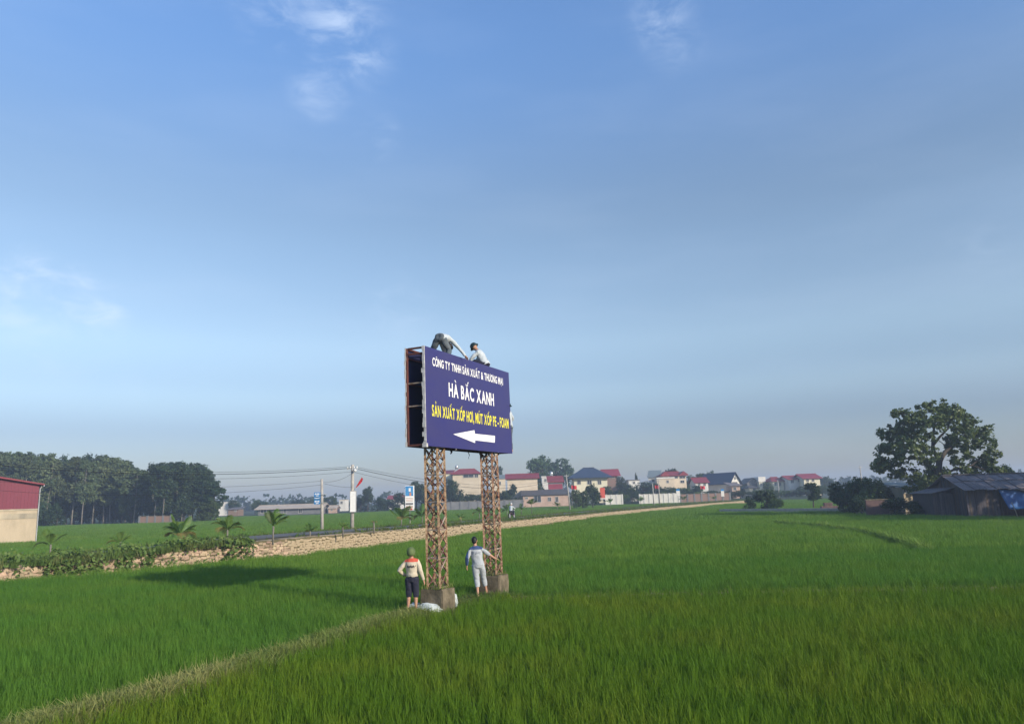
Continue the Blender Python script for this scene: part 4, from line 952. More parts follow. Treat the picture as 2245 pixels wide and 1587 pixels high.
# trees behind the road and in the village: px, top, width, distance, shade, kind, label
TL = [(515, 1098, 34, 262, 1, 'bush', 'dark round tree right of the distant white house'), (575, 1101, 30, 250, 1, 'bush', 'small dark tree at the left end of the long low shed'), (560, 1098, 26, 275, 0, 'bush', 'pale green tree behind the small brick hut'),
      (625, 1100, 34, 300, 1, 'bush', 'dark tree behind the middle of the long shed'), (655, 1096, 40, 310, 1, 'bush', 'dark rounded tree behind the long shed by the blue plates'), (690, 1093, 38, 300, 0, 'bush', 'tree just left of the bare concrete pole'), (722, 1087, 38, 280, 0, 'broad', 'bushy tree just right of the bare concrete pole'),
      (806, 1066, 36, 235, 1, 'broad', 'tall dark tree standing right of the white pole banner'), (790, 1090, 40, 240, 1, 'bush', 'dark bush at the left foot of the tall dark tree'), (828, 1090, 40, 236, 1, 'bush', 'dark bush at the right foot of the tall dark tree'), (850, 1094, 40, 245, 0, 'bush', 'grey green bush under the distant red and white roofs'),
      (876, 1083, 30, 240, 1, 'bush', 'dark tree just left of the tall poster board'), (912, 1052, 46, 215, 1, 'broad', 'tall dark tree just right of the tall poster board'), (925, 1062, 40, 212, 1, 'bush', 'dense dark bush behind the left lattice leg'), (985, 1056, 44, 205, 1, 'bush', 'dense dark tree before the beige house with the hipped red roof'),
      (1003, 1062, 34, 203, 1, 'bush', 'dark tree at the foot of the beige house'), (965, 1080, 40, 203, 1, 'bush', 'dark bush seen through the left lattice leg'), (1030, 1083, 40, 206, 1, 'bush', 'low dark bush below the beige house'), (1050, 1084, 36, 208, 0, 'bush', 'low bush between the beige house and the right lattice leg'),
      (1092, 1018, 26, 290, 1, 'broad', 'tree top showing just right of the right lattice leg'), (1104, 1066, 34, 203, 1, 'bush', 'dark tree left of the cream wall under the long red roof'), (1122, 1064, 26, 204, 1, 'bush', 'round dark tree at the corner of the cream wall'), (1085, 1076, 36, 202, 1, 'bush', 'low dark bush right of the right lattice leg'),
      (1180, 998, 82, 268, 0, 'broad', 'left half of the great dark tree above the village'), (1218, 1001, 78, 272, 1, 'broad', 'right half of the great dark tree above the village'), (1183, 1046, 26, 215, 0, 'bush', 'leafy tree between the cream wall and the red awning'),
      (1275, 1066, 34, 165, 0, 'bush', 'leafy bush left in the roadside clump before the navy roofed villa'), (1297, 1062, 36, 168, 1, 'bush', 'taller bush right in the roadside clump before the navy roofed villa'), (1262, 1076, 24, 163, 0, 'bush', 'small bush beside the roadside pole with red pennant'),
      (1362, 1048, 28, 225, 1, 'bush', 'dark round tree right of the red roofed house behind the villa'), (1330, 1068, 30, 212, 1, 'bush', 'dark tree beside the upright red board'), (1350, 1075, 36, 208, 0, 'bush', 'tree above the short white wall'), (1375, 1062, 34, 222, 1, 'bush', 'tall bush at the gap in the white wall'), (1385, 1074, 30, 206, 1, 'bush', 'dark bush left of the long white wall'),
      (1410, 1056, 46, 224, 1, 'bush', 'dark tree behind the left end of the long white wall'), (1440, 1062, 46, 218, 1, 'bush', 'dark tree behind the small red flag'), (1468, 1068, 44, 214, 0, 'bush', 'tree behind the middle of the long white wall'), (1500, 1062, 44, 216, 0, 'bush', 'tree behind the blue topped notice board'), (1525, 1066, 36, 214, 1, 'bush', 'dark tree right of the blue topped notice board'), (1548, 1072, 34, 212, 1, 'bush', 'dark bush before the navy gabled house'),
      (1472, 1028, 46, 262, 1, 'broad', 'dark tree rising behind the double red roof'), (1512, 1042, 34, 262, 1, 'bush', 'tree right of the double red roof'), (1535, 1038, 40, 268, 1, 'broad', 'tree rising left of the navy gabled house'), (1557, 1034, 26, 268, 1, 'bush', 'slim dark tree behind the navy gabled house'),
      (1625, 1058, 34, 245, 1, 'bush', 'dark tree between the navy gabled house and the grey gabled house'), (1610, 1070, 30, 225, 0, 'bush', 'bush right of the navy gabled house'), (1684, 1060, 26, 235, 0, 'bush', 'bush left of the small red hipped house'), (1705, 1070, 44, 222, 0, 'bush', 'bush below the small red hipped house'), (1735, 1074, 44, 220, 1, 'bush', 'bush below the left of the paired red roofs'),
      (1765, 1060, 34, 222, 1, 'bush', 'tree before the paired red roofs'), (1800, 1064, 40, 220, 0, 'bush', 'pale bush right of the paired red roofs'), (1650, 1078, 40, 226, 0, 'bush', 'low bush below the grey gabled house'), (1580, 1078, 40, 216, 0, 'bush', 'low bush at the end of the brown wall'), (1810, 1045, 40, 300, 1, 'bush', 'far tree left of the round dark tree'),
      (1394, 1036, 10, 240, 1, 'broad', 'thin single tree with a small round top above the village')]
for (x, yt, w, Y, sh, kd, lb) in TL: tree('tree', lb, kd, x, yt, w, Y, sh, 'trees behind the road and in the village', z0=.55 if (x > 960 and Y > 200) else GZ)
for i, (x, yt, w) in enumerate([(960, 1094, 34), (1000, 1090, 40), (1022, 1094, 36), (1060, 1090, 34), (1130, 1086, 30), (1240, 1086, 24), (1312, 1080, 26), (1366, 1080, 28), (1396, 1083, 26), (1420, 1077, 30), (1456, 1075, 32), (1484, 1074, 26), (1514, 1077, 34), (1532, 1079, 28), (1560, 1075, 34), (1597, 1073, 30), (1622, 1075, 34), (1660, 1074, 34), (1690, 1075, 34), (1722, 1076, 36), (1752, 1075, 36), (1786, 1074, 36)]):
    tree('bush', '%s low bush from the left along the foot of the village' % ORD[i], 'bush', x, yt, w, 200 + (i * 7) % 9 + (6 if 1400 < x < 1600 else 0), (i + 1) % 3 if i % 4 else 1, 'low bushes at the foot of the village', z0=.5, cat='bush')
# right side
tree('shrub', 'low dense dark bush at the foot of the round dark tree', 'bush', 1858, 1078, 60, 84, 1, z0=-.2, cat='shrub'); tree('shrub', 'low dark bush between the round dark tree and the dull brick wall', 'bush', 1886, 1086, 52, 78, 1, z0=-.2, cat='shrub')
tree('tree', 'round dark tree left of the sheds on the right', 'bush', 1856, 1037, 70, 86, 1, z0=-.1); tree('tree', 'dark tree leaning against the round dark tree by the sheds', 'bush', 1880, 1048, 62, 82, 1, z0=-.1)
tree('shrub', 'grey green shrub between the round tree and the small hut', 'bush', 1912, 1050, 64, 80, 0, z0=-.1, cat='shrub'); tree('shrub', 'tall shrub just left of the small hut', 'bush', 1948, 1049, 54, 83, 0, z0=-.1, cat='shrub'); tree('shrub', 'dark low shrub in front of the small hut', 'bush', 1958, 1094, 60, 72, 1, z0=-.1, cat='shrub')
tree('shrub', 'dark low shrub between the small hut and the plank shed', 'bush', 2010, 1098, 58, 71, 1, z0=-.1, cat='shrub'); tree('shrub', 'dark bush at the foot of the great tree', 'bush', 2045, 1030, 50, 80, 1, z0=-.1, cat='shrub')
tree('shrub', 'wide dark bush on the far bund before the houses', 'bush', 1676, 1076, 50, 106, 1, cat='shrub'); tree('shrub', 'small dark bush leaning left of the wide bush on the bund', 'bush', 1640, 1088, 26, 106, 1, cat='shrub'); tree('shrub', 'low bush at the right end of the wide bush on the bund', 'bush', 1702, 1093, 34, 104, 0, cat='shrub')
tree('tree', 'young tree with thin trunk between the wide bush and the brick pile', 'broad', 1778, 1058, 44, 112, 1)
tree('tree', 'small dark tree top behind the plank shed roof', 'bush', 2195, 1026, 60, 84, 1, z0=-.1)
# grove outside the frame on the right, which shades the sheds
for i, (x, y, h) in enumerate([(49, 49, 12), (54, 54, 13), (60, 57, 14), (66, 61, 13), (58, 47, 13), (72, 66, 13)]):
    t = thing('tree', '%s tree of the row standing outside the picture on the right' % ORD[i], 'tree', (x, y, GZ), i, 'trees right of the picture', (h / 11 * .8, h / 11 * .8, h / 11)); v = VAR['broad'][i % 4]; link('trunk', v[0], t); link('crown', v[1][1], t)

# the great tree
BTY = 77.0
bt_base = A(2058, 1100, BTY); bt = thing('great_tree', 'great spreading tree standing behind the sheds on the right', 'tree', (bt_base.x, BTY, -.1))
lob = []
for (x, y, r_px, dy) in [(1985, 928, 34, 0), (1958, 962, 33, 1), (1948, 1002, 32, 0), (1990, 985, 38, -2), (2005, 945, 34, 2), (1930, 1022, 18, 0), (1968, 1030, 24, 1), (2030, 908, 30, -1), (2058, 893, 22, 1), (2075, 912, 26, -1), (2040, 940, 34, -2), (2100, 925, 34, 1), (2132, 942, 30, 0), (2155, 972, 28, 1), (2110, 962, 30, -2), (2165, 1000, 22, 0), (2150, 1030, 26, 1), (2172, 1022, 20, 0), (2115, 1038, 20, 0), (2090, 965, 18, 1), (2098, 1012, 13, -1), (2085, 985, 14, 2), (2030, 1000, 28, -1), (2045, 1025, 22, 1), (2010, 1040, 22, 0), (2062, 1040, 20, 0), (2000, 1065, 18, 0), (2035, 1062, 22, -1), (2120, 995, 14, 1), (2198, 1032, 9, 0), (2100, 900, 16, 0), (1955, 905, 14, 1), (2168, 935, 14, 0)]:
    c = A(x, y, BTY + dy); q = r_px * BTY / FPX * .93; lob.append(((c.x - bt_base.x, c.y - BTY, c.z + .1), (q, q * 1.15, q)))
link('crown', crown_mesh(91, lob, 720, 26, .40, .34, 'leaf_tree', .8), bt)
mb = MB()
def limb(pp, rr):
    P = [A(x, y, BTY + dy) for x, y, dy in pp]; Q = []
    for a, b in zip(P[:-1], P[1:]): Q += [a, a.lerp(b, .5)]
    Q.append(P[-1]); mb.ellt([Vector((q.x - bt_base.x, q.y - BTY, q.z + .1)) for q in Q], list(np.linspace(rr[0], rr[1], len(Q))), (1, 0, 0), 8)
limb([(2060, 1128, 0), (2058, 1080, 0), (2056, 1040, 0), (2060, 1008, 0)], (.42, .30)); limb([(2060, 1010, 0), (2045, 985, 0), (2046, 950, 0), (2052, 915, 0)], (.24, .08)); limb([(2060, 1012, 0), (2072, 990, 1), (2095, 970, 1), (2118, 955, 1)], (.24, .08))
limb([(2046, 975, 0), (2060, 958, -1), (2078, 940, -1), (2085, 915, -1)], (.15, .05)); limb([(2056, 1040, 0), (2025, 1005, 1), (1990, 970, 1), (1975, 940, 1)], (.20, .06)); limb([(2025, 1005, 1), (1985, 1005, 0), (1955, 1005, 0)], (.12, .05)); limb([(2056, 1046, 0), (2090, 1030, 0), (2130, 1020, 0), (2155, 1000, 0)], (.16, .05)); limb([(2130, 1020, 0), (2160, 1030, 0), (2196, 1033, 0)], (.07, .025)); limb([(2090, 972, 1), (2070, 975, 1), (2055, 962, 1)], (.07, .03))
part('trunk', mb, M['bark'], bt, smooth=True)

# far-off wood along the horizon
r_ = np.random.default_rng(44); PP = []; DD = []
for i in range(420):
    x = r_.uniform(-420, 420); y = 430 + .08 * abs(x) + r_.uniform(0, 45); h = r_.uniform(4, 9.5) * (1 if x < 250 else 1.1); n = 34
    d = r_.normal(0, 1, (n, 3)); d /= np.linalg.norm(d, axis=1, keepdims=True); PP.append(np.array([x, y, h * .45]) + d * np.array([h * .75, h * .6, h * .52])); DD.append(d)
V, F = leaves(r_, np.vstack(PP), np.vstack(DD), 2.4, .8); tag(link('far_wood', npmesh('far_wood', V, F, M['leaf_dark'])), 'far-off low wood along the horizon', kind='stuff')

# ------------------------------------------------------------------ creepers on the left bank
r_ = np.random.default_rng(8); PP = []; i0, i1 = wall_at(-60), wall_at(548)
for i in range(5600):
    f = r_.uniform(i0, i1); k = int(f); p = WL[k] + (WL[min(k + 1, len(WL) - 1)] - WL[k]) * (f - k); t = WTG[k]
    d = Vector((p[0], p[1], .4)) - cC; px = PW / 2 + FPX * d.dot(cI) / d.dot(cF)
    if r_.random() < .55: off = r_.uniform(-.1, 1.6); z = p[2] + abs(r_.normal(0, .16)) + .12 * (1 + math.sin(px * .05)) * (px < 500)
    else:
        if (px < 92 or 226 < px < 250 or 288 < px < 306 or 335 < px < 484) and r_.random() < .93: continue
        off = -abs(r_.normal(0, .22)) - .05; z = r_.uniform(GZ + .25, p[2] + .12)
        if px > 490: off *= 1.5; z = r_.uniform(GZ + .2, p[2] + .35)
    PP.append((p[0] - t[1] * off, p[1] + t[0] * off, z))
PP = np.array(PP); V, F = leaves(r_, PP, np.tile([0.2, -.5, .6], (len(PP), 1)), .17, .75)
tag(link('creeper', npmesh('creeper', V, F, M['leaf_creeper'])), 'leafy green creepers covering the bank left of the stone wall', kind='stuff')

# ------------------------------------------------------------------ young palms along the verge
def frond_mesh(seed, L_, mat, droop):
    r = np.random.default_rng(seed); V = []; F = []; n = 13; pts = []
    for i in range(n + 1):
        t = i / n; pts.append(np.array([L_ * (t - .18 * droop * t ** 3), 0, L_ * (.72 * t - droop * .85 * t ** 2.3)]))
    for i in range(n):
        a, b = pts[i], pts[i + 1]; w = .016 * (1 - i / n) + .003; o = len(V)
        V += [a + [0, -w, 0], a + [0, w, 0], b + [0, w * .85, 0], b + [0, -w * .85, 0]]; F.append((o, o + 1, o + 2, o + 3))
        if i >= 2:
            ln = L_ * .36 * math.sin(math.pi * min(1, (i - 1) / (n - 1)) ** .8 * .92 + .12)
            for s in (-1, 1):
                for h in (0, .33, .67):
                    q = a + (b - a) * h; d = (b - a) / np.linalg.norm(b - a); tip = q + np.array([0, s * ln * .75, 0]) + d * ln * .65 + np.array([0, 0, -ln * .28 + r.normal(0, .02)]); o = len(V); ww = d * L_ * .014
                    m = (q + tip) / 2 + np.array([0, 0, ln * .06]); V += [q - ww * .6, q + ww * .6, m + ww, tip, m - ww]; F.append((o, o + 1, o + 2, o + 3, o + 4))
    me = bpy.data.meshes.new('frond'); me.from_pydata([tuple(v) for v in V], [], F); me.materials.append(M[mat]); me.update(); return me
FR = [frond_mesh(i, 1.0, 'frond', d) for i, d in enumerate((.25, .55, .8, .45))]; FRD = [frond_mesh(9, 1.0, 'frond_dry', .9), frond_mesh(10, 1.0, 'frond_dry', 1.1)]
pr = np.random.default_rng(15)
def palm(label, px, yb, yt, z0, dry=0, trunk=.35, nf=9, wide=1.0):
    g = G(px, yb, z0); top = A(px, yt, g.y).z; H = top - z0
    t = thing('young_palm', label, 'palm', g, pr.uniform(0, 6.28), 'young palms along the verge'); th = H * trunk
    mb = MB(); mb.ellt([(0, 0, -.15), (0.01, 0, th * .5), (.02, .01, th + .08)], [.055, .045, .05], (1, 0, 0), 8); part('trunk', mb, M['bark_pale'], t, smooth=True)
    for i in range(nf):
        d = i >= nf - dry; o = link('frond', (FRD if d else FR)[pr.integers(2 if d else 4)], t); L_ = (H - th) * 1.22 * pr.uniform(.8, 1.1) * wide
        o.location = (.015, 0, th); el = pr.uniform(.1, .85) if not d else pr.uniform(.0, .2); o.rotation_euler = (pr.normal(0, .12), -el, i * 2.4 + pr.uniform(-.3, .3)); o.scale = (L_,) * 3
    return t
palm('young palm beside the red warehouse with two long drooping fronds', 110, 1216, 1162, .62, 1, .36, 6, .95); palm('squat young palm second from the red warehouse', 263, 1203, 1161, .64, 1, .28, 7, .85)
palm('largest bushy young palm, third from the red warehouse', 391, 1201, 1127, .75, 4, .32, 12, .82); palm('young palm with yellowing fronds left of the bare wall end', 498, 1188, 1122, .85, 3, .36, 11, .82)
palm('young palm rooted at the near end of the bare stone wall', 598, 1188, 1119, .94, 0, .46, 9, .95); palm('small palm left of the bare concrete pole', 680, 1176, 1148, .95, 1, .35, 8); palm('small dark palm left of the pole with the white banner', 752, 1172, 1143, .96, 1, .5, 8)
palm('withered yellow palm right of the pole with the white banner', 820, 1165, 1136, .96, 8, .7, 8); palm('young palm left of the tall poster post', 880, 1152, 1110, .93, 2, .3, 9); palm('young palm just left of the left lattice leg', 926, 1146, 1112, .88, 1, .35, 8)
palm('small palm between the two lattice legs near the left one', 1011, 1142, 1124, .80, 1, .3, 7); palm('small palm just left of the right lattice leg', 1051, 1136, 1109, .75, 1, .4, 8); palm('small palm left of the motorbike', 1112, 1128, 1106, .68, 1, .3, 7); palm('small palm right of the motorbike', 1143, 1125, 1107, .66, 1, .4, 7)
palm('tall narrow palm before the low shed row', 1166, 1124, 1086, .65, 0, .45, 8, .7); palm('small palm left of the roadside pole with red pennant', 1222, 1116, 1100, .62, 0, .35, 7); palm('palm by the road before the upright red board', 1338, 1110, 1092, .58, 0, .4, 7); palm('palm by the road before the long white wall', 1405, 1107, 1088, .56, 0, .4, 7); palm('palm by the road right of the blue topped notice board', 1500, 1103, 1086, .56, 1, .4, 7); palm('palm by the road near the end of the brown wall', 1565, 1100, 1085, .55, 1, .4, 7)

# ------------------------------------------------------------------ buildings
mb = MB(); vf = [V2(G(x, y, .6)) for x, y in [(930, 1113), (1060, 1109), (1200, 1104), (1350, 1098), (1500, 1096), (1650, 1092), (1820, 1088)]]
fr = [(p[0], max(196, min(p[1], 204))) for p in vf]; n = len(fr)
for (x, y) in fr: mb.v += [(x, y - 6, GZ - .05), (x, y, .55), (x * 1.9, y + 190, .55)]
for i in range(n - 1):
    for j in range(2): a = i * 3 + j; mb.f.append((a, a + 3, a + 4, a + 1)); mb.m.append(0)
tag(link('village_terrain', mb.mesh('village_terrain', M['mud'])), 'slightly raised ground that the village stands on', kind='structure')
def house(name, label, cat, x0, x1, ye, yr, Y, dep, roof, wm, rm, yaw=0.0, wins=(), over=.5, z0=.5, tank=None, extra=None, group=None):
    pe0, pe1 = A(x0, ye, Y), A(x1, ye, Y); w = pe1.x - pe0.x; ze = (pe0.z + pe1.z) / 2 - z0; zr = A((x0 + x1) / 2, yr, Y).z - z0; xc = (pe0.x + pe1.x) / 2
    t = thing(name, label, cat, (xc, Y + dep / 2, z0), yaw, group); hw, hd_ = w / 2, dep / 2
    mb = MB(); mb.box(-hw, hw, -hd_, hd_, -.3, ze)
    if roof == 'gable_y': mb.add([(-hw, -hd_, ze), (hw, -hd_, ze), (0, -hd_, zr - .12)], [(0, 1, 2)]); mb.add([(-hw, hd_, ze), (hw, hd_, ze), (0, hd_, zr - .12)], [(2, 1, 0)])
    if roof == 'gable_x':
        for s in (-1, 1): mb.add([(s * hw, -hd_, ze), (s * hw, hd_, ze), (s * hw, 0, zr - .12)], [(0, 1, 2) if s > 0 else (2, 1, 0)])
    part('wall', mb, M[wm], t); mb = MB(); o = over; th = .14
    def slab(p):
        up = [Vector(q) + Vector((0, 0, th)) for q in p]; n = len(p); mb.add([Vector(q) for q in p] + up, [tuple(reversed(range(n))), tuple(range(n, 2 * n))] + [(i, (i + 1) % n, n + (i + 1) % n, n + i) for i in range(n)])
    sl = (zr - ze)
    if roof == 'gable_x':
        e = ze - o * sl / hd_
        slab([(-hw - o, -hd_ - o, e), (hw + o, -hd_ - o, e), (hw + o, 0, zr), (-hw - o, 0, zr)]); slab([(-hw - o, 0, zr), (hw + o, 0, zr), (hw + o, hd_ + o, e), (-hw - o, hd_ + o, e)])
    elif roof == 'gable_y':
        e = ze - o * sl / hw
        slab([(-hw - o, -hd_ - o, e), (0, -hd_ - o, zr), (0, hd_ + o, zr), (-hw - o, hd_ + o, e)]); slab([(0, -hd_ - o, zr), (hw + o, -hd_ - o, e), (hw + o, hd_ + o, e), (0, hd_ + o, zr)])
    elif roof == 'hip':
        k = hw * .62 if name == 'house' else hw * .34
        a = [(-hw - o, -hd_ - o, ze), (hw + o, -hd_ - o, ze), (hw + o, hd_ + o, ze), (-hw - o, hd_ + o, ze)]; r0, r1 = (-k, 0, zr), (k, 0, zr)
        slab([a[0], a[1], r1, r0]); slab([a[1], a[2], r1]); slab([a[2], a[3], r0, r1]); slab([a[3], a[0], r0])
    elif roof == 'shed': slab([(-hw - o, -hd_ - o, ze), (hw + o, -hd_ - o, ze), (hw + o, hd_ + o, zr), (-hw - o, hd_ + o, zr)])
    else:
        mb.box(-hw - o, hw + o, -hd_ - o, hd_ + o, ze, max(zr, ze + .12))
    part('roof', mb, M[rm], t)
    if roof in ('hip', 'gable_x') and Y < 260:
        mb = MB(); k = ((hw * .62 if name == 'house' else hw * .34) if roof == 'hip' else hw + o); mb.bar((-k, 0, zr + th + .06), (k, 0, zr + th + .06), .25, .14); part('ridge_cap', mb, M[rm], t)
    for (xa, xb, ya, yb) in wins:             # windows given in photo pixels on the front
        pa, pb = A(xa, ya, Y), A(xb, yb, Y); u0, u1 = pa.x - xc, pb.x - xc; v1, v0 = pa.z - z0, pb.z - z0
        if v0 > v1: v0, v1 = v1, v0
        mb = MB(); f = .12; y = -hd_
        for bx in ((u0 - f, u1 + f, v1, v1 + f), (u0 - f, u1 + f, v0 - f, v0), (u0 - f, u0, v0, v1), (u1, u1 + f, v0, v1), ((u0 + u1) / 2 - .04, (u0 + u1) / 2 + .04, v0, v1)): mb.box(bx[0], bx[1], y - .09, y + .02, bx[2], bx[3])
        wo = part('window', mb, M['frame_pale'], t); mb = MB(); mb.box(u0, u1, y - .03, y + .01, v0, v1); part('pane', mb, M['pane'], wo)
    if tank:
        tx, tz = tank; mb = MB(); mb.ellt([(tx, 0, zr + .25), (tx, 0, zr + .3), (tx, 0, zr + 1.3), (tx, 0, zr + 1.5)], [.4, .5, .5, .2], (1, 0, 0), 12)
        for s in (-1, 1): mb.bar((tx + s * .35, 0, ze - .2), (tx + s * .35, 0, zr + .3), .08)
        part('water_tank', mb, M['steel'], t, smooth=True)
    if extra: extra(t, hw, hd_, ze, zr)
    return t
def awning(t, hw, hd_, ze, zr):
    mb = MB(); mb.add([(-hw - .2, -hd_ - 1.4, ze - 2.0), (hw * .9, -hd_ - 1.4, ze - 2.0), (hw * .9, -hd_ - .02, ze - .5), (-hw - .2, -hd_ - .02, ze - .5)], [(0, 1, 2, 3)]); o = part('awning', mb, M['roof_red'], t); o.modifiers.new('s', 'SOLIDIFY').thickness = .06
    mb = MB(); mb.box(-hw - .2, hw * .3, -hd_ - 1.46, -hd_ - 1.38, ze - 2.15, ze - 1.95); part('gutter', mb, M['frame_pale'], t)
def balcony(t, hw, hd_, ze, zr):
    mb = MB(); mb.box(-hw * .9, hw * .9, -hd_ - 1.1, -hd_ - .002, ze - 3.2, ze - 3.05); b = part('balcony', mb, M['wall_white'], t); mb = MB()
    for i in range(12): x = -hw * .88 + hw * 1.76 * i / 11; mb.box(x - .03, x + .03, -hd_ - 1.08, -hd_ - 1.02, ze - 3.05, ze - 2.3)
    mb.box(-hw * .9, hw * .9, -hd_ - 1.1, -hd_ - 1.0, ze - 2.3, ze - 2.22); part('railing', mb, M['frame_pale'], b)
def dgables(t, hw, hd_, ze, zr):
    mb = MB()
    for s in (-.5, .5):
        mb.add([(s * hw * 1.6 - hw * .42, -hd_ - .6, ze + .15), (s * hw * 1.6 + hw * .42, -hd_ - .6, ze + .15), (s * hw * 1.6, -hd_ - .6, ze + 1.4), (s * hw * 1.6, 0, ze + 1.4)], [(0, 1, 2), (1, 3, 2), (0, 2, 3)])
    part('gablet', mb, M['roof_red'], t)
VG = 'houses of the village across the fields'
house('house', 'large beige house with hipped red roof between the lattice legs', 'house', 992, 1051, 1039, 1028, 232, 9, 'hip', 'wall_cream', 'roof_red', 0, [(1016, 1038, 1040.5, 1046), (1041, 1048, 1040.5, 1046)], .6, group=VG)
house('house', 'narrow cream wing with red roof left of the large beige house', 'house', 972, 990, 1038, 1029, 236, 9, 'shed', 'wall_yellow', 'roof_red', 0, [(977, 981, 1050, 1056)], .4, tank=(2.6, 0), group=VG)
house('house', 'pale house with grey green top right behind the right lattice leg', 'house', 1074, 1107, 1050, 1040, 236, 8, 'shed', 'wall_cream', 'roof_slate', 0, [(1094, 1098, 1056, 1062)], .2, group=VG)
house('house', 'cream blank-walled house with long dark red roof', 'house', 1112, 1178, 1048, 1039, 208, 8, 'gable_x', 'wall_cream', 'roof_red', 0, [], .6, group=VG)
house('house', 'pale flat roofed house with a steel tank under the great dark tree', 'house', 1188, 1216, 1046, 1043.5, 236, 7, 'flat', 'wall_white', 'wall_white', 0, [(1194, 1198, 1050, 1055)], .2, tank=(1.2, 0), group=VG)
house('shed', 'dark shed with red sloping roof and red awning', 'shed', 1203, 1234, 1057, 1043, 214, 5, 'shed', 'wall_grey', 'roof_red', 0, [], .4, extra=awning, group=VG)
house('villa', 'cream villa with a broad navy hipped roof', 'house', 1258, 1331, 1047.5, 1025, 216, 10, 'hip', 'wall_yellow', 'roof_navy', 0, [(1266, 1273, 1053.5, 1061), (1288, 1297, 1053, 1061), (1311, 1318, 1053, 1061)], 1.5, group=VG)
house('house', 'brownish house with red roof right behind the navy roofed villa', 'house', 1326, 1354, 1041, 1029, 240, 8, 'gable_x', 'wall_brick', 'roof_red', 0, [(1330, 1338, 1043, 1047), (1342, 1347, 1043, 1047)], .9, group=VG)
house('house', 'grey flat house with the thin tree standing behind it', 'house', 1378, 1402, 1053, 1051, 236, 7, 'flat', 'wall_white', 'wall_grey', 0, [(1388, 1392, 1056, 1060)], .2, group=VG)
house('house', 'small house with slanting grey green roof left of the double red roof', 'house', 1428, 1452, 1046, 1030, 246, 8, 'shed', 'wall_white', 'roof_slate', R(-14), [(1436, 1441, 1050, 1055)], .4, group=VG)
house('house', 'beige house with double red hipped roof', 'house', 1452, 1504, 1043, 1034, 236, 8, 'hip', 'wall_cream', 'roof_red', 0, [(1468, 1486, 1044, 1048), (1490, 1502, 1044, 1048), (1492, 1500, 1053, 1058)], .6, extra=dgables, group=VG)
house('house', 'low ochre annexe under the double red roof', 'house', 1440, 1478, 1049, 1046, 232, 3, 'flat', 'wall_cream', 'wall_white', 0, [(1462, 1466, 1053, 1058)], .15, group=VG)
house('house', 'small white house with bright red roof left of the navy gabled house', 'house', 1524, 1552, 1057, 1047.5, 226, 7, 'gable_x', 'wall_white', 'roof_red', 0, [(1531, 1535, 1059, 1064), (1543, 1547, 1059, 1064)], .5, group=VG)
house('house', 'tall white-gabled house with navy roof', 'house', 1580, 1604, 1054, 1036, 228, 14, 'gable_y', 'wall_white', 'roof_navy', R(24), [(1586, 1589, 1057, 1063), (1594, 1598, 1057, 1063), (1590, 1594, 1046, 1051)], .7, group=VG)
house('shed', 'low open-fronted shed right of the navy gabled house', 'shed', 1604, 1622, 1065, 1057, 222, 6, 'shed', 'wall_pink', 'roof_fibre', 0, [(1608, 1614, 1068, 1074)], .6, group=VG)
house('house', 'grey gabled house with open dark gable', 'house', 1638, 1664, 1058, 1048, 252, 9, 'gable_y', 'wall_grey', 'roof_dark', 0, [(1653, 1657, 1052, 1058), (1642, 1646, 1060, 1065)], .6, extra=balcony, group=VG)
house('house', 'narrow tall cream house with open roof tower', 'house', 1664, 1677, 1056, 1045, 250, 7, 'flat', 'wall_yellow', 'wall_white', 0, [(1667, 1669.5, 1059, 1065), (1672, 1674.5, 1059, 1065)], .2, group=VG)
house('shed', 'low dark roofed shed below the grey gabled house', 'shed', 1643, 1662, 1070, 1065, 238, 7, 'hip', 'wall_yellow', 'roof_dark', 0, [(1651, 1656, 1071, 1076)], .5, group=VG)
house('house', 'small cream house with red hipped roof left of the paired red roofs', 'house', 1694, 1718, 1055, 1046, 246, 8, 'hip', 'wall_yellow', 'roof_red', 0, [(1698, 1702, 1058, 1064), (1708, 1712, 1058, 1064)], .6, group=VG)
house('house', 'white house with red roof, left of the paired red roofs', 'house', 1729, 1756, 1050, 1043, 242, 9, 'gable_x', 'wall_white', 'roof_red', 0, [(1750, 1754, 1051, 1056), (1734, 1740, 1052, 1058)], .6, extra=balcony, group=VG)
house('house', 'cream house with red roof, right of the paired red roofs', 'house', 1762, 1797, 1047.5, 1039, 238, 9, 'gable_x', 'wall_yellow', 'roof_red', 0, [(1768, 1773, 1050, 1055), (1780, 1785, 1050, 1055), (1768, 1773, 1060, 1065), (1782, 1787, 1060, 1065)], .7, extra=balcony, group=VG)
house('shed', 'long row of low pinkish sheds with dark roof before the village', 'shed', 1146, 1246, 1085, 1073.5, 201, 7, 'shed', 'wall_pink', 'roof_dark', 0, [(1152, 1157, 1090, 1093), (1171, 1186, 1087, 1100), (1202, 1208, 1090, 1098), (1218, 1224, 1089, 1100)], .5, group=VG)
# left, beyond the road
house('house', 'distant flat white house right of the grove', 'house', 480, 501, 1101, 1100, 262, 8, 'flat', 'wall_white', 'wall_white', 0, [(482, 489, 1102, 1107)], .1, z0=0)
house('hut', 'small distant brick hut right of the white house', 'hut', 500, 522, 1117, 1113, 245, 5, 'shed', 'wall_brick', 'roof_fibre', 0, [(515, 518, 1118, 1121)], .4, z0=0)
house('shed', 'long low distant shed with pale straw roof', 'shed', 566, 704, 1113.5, 1107, 236, 8, 'gable_x', 'wall_grey', 'roof_straw', 0, [(572, 584, 1116, 1124), (602, 610, 1116, 1124), (622, 628, 1116, 1124), (655, 662, 1116, 1124)], 1.0, z0=0)
house('hut', 'small pink distant hut right of the bare pole', 'hut', 720, 737, 1114, 1109, 240, 5, 'gable_x', 'wall_pink', 'roof_straw', 0, [(726, 729, 1115, 1119)], .3, z0=0)
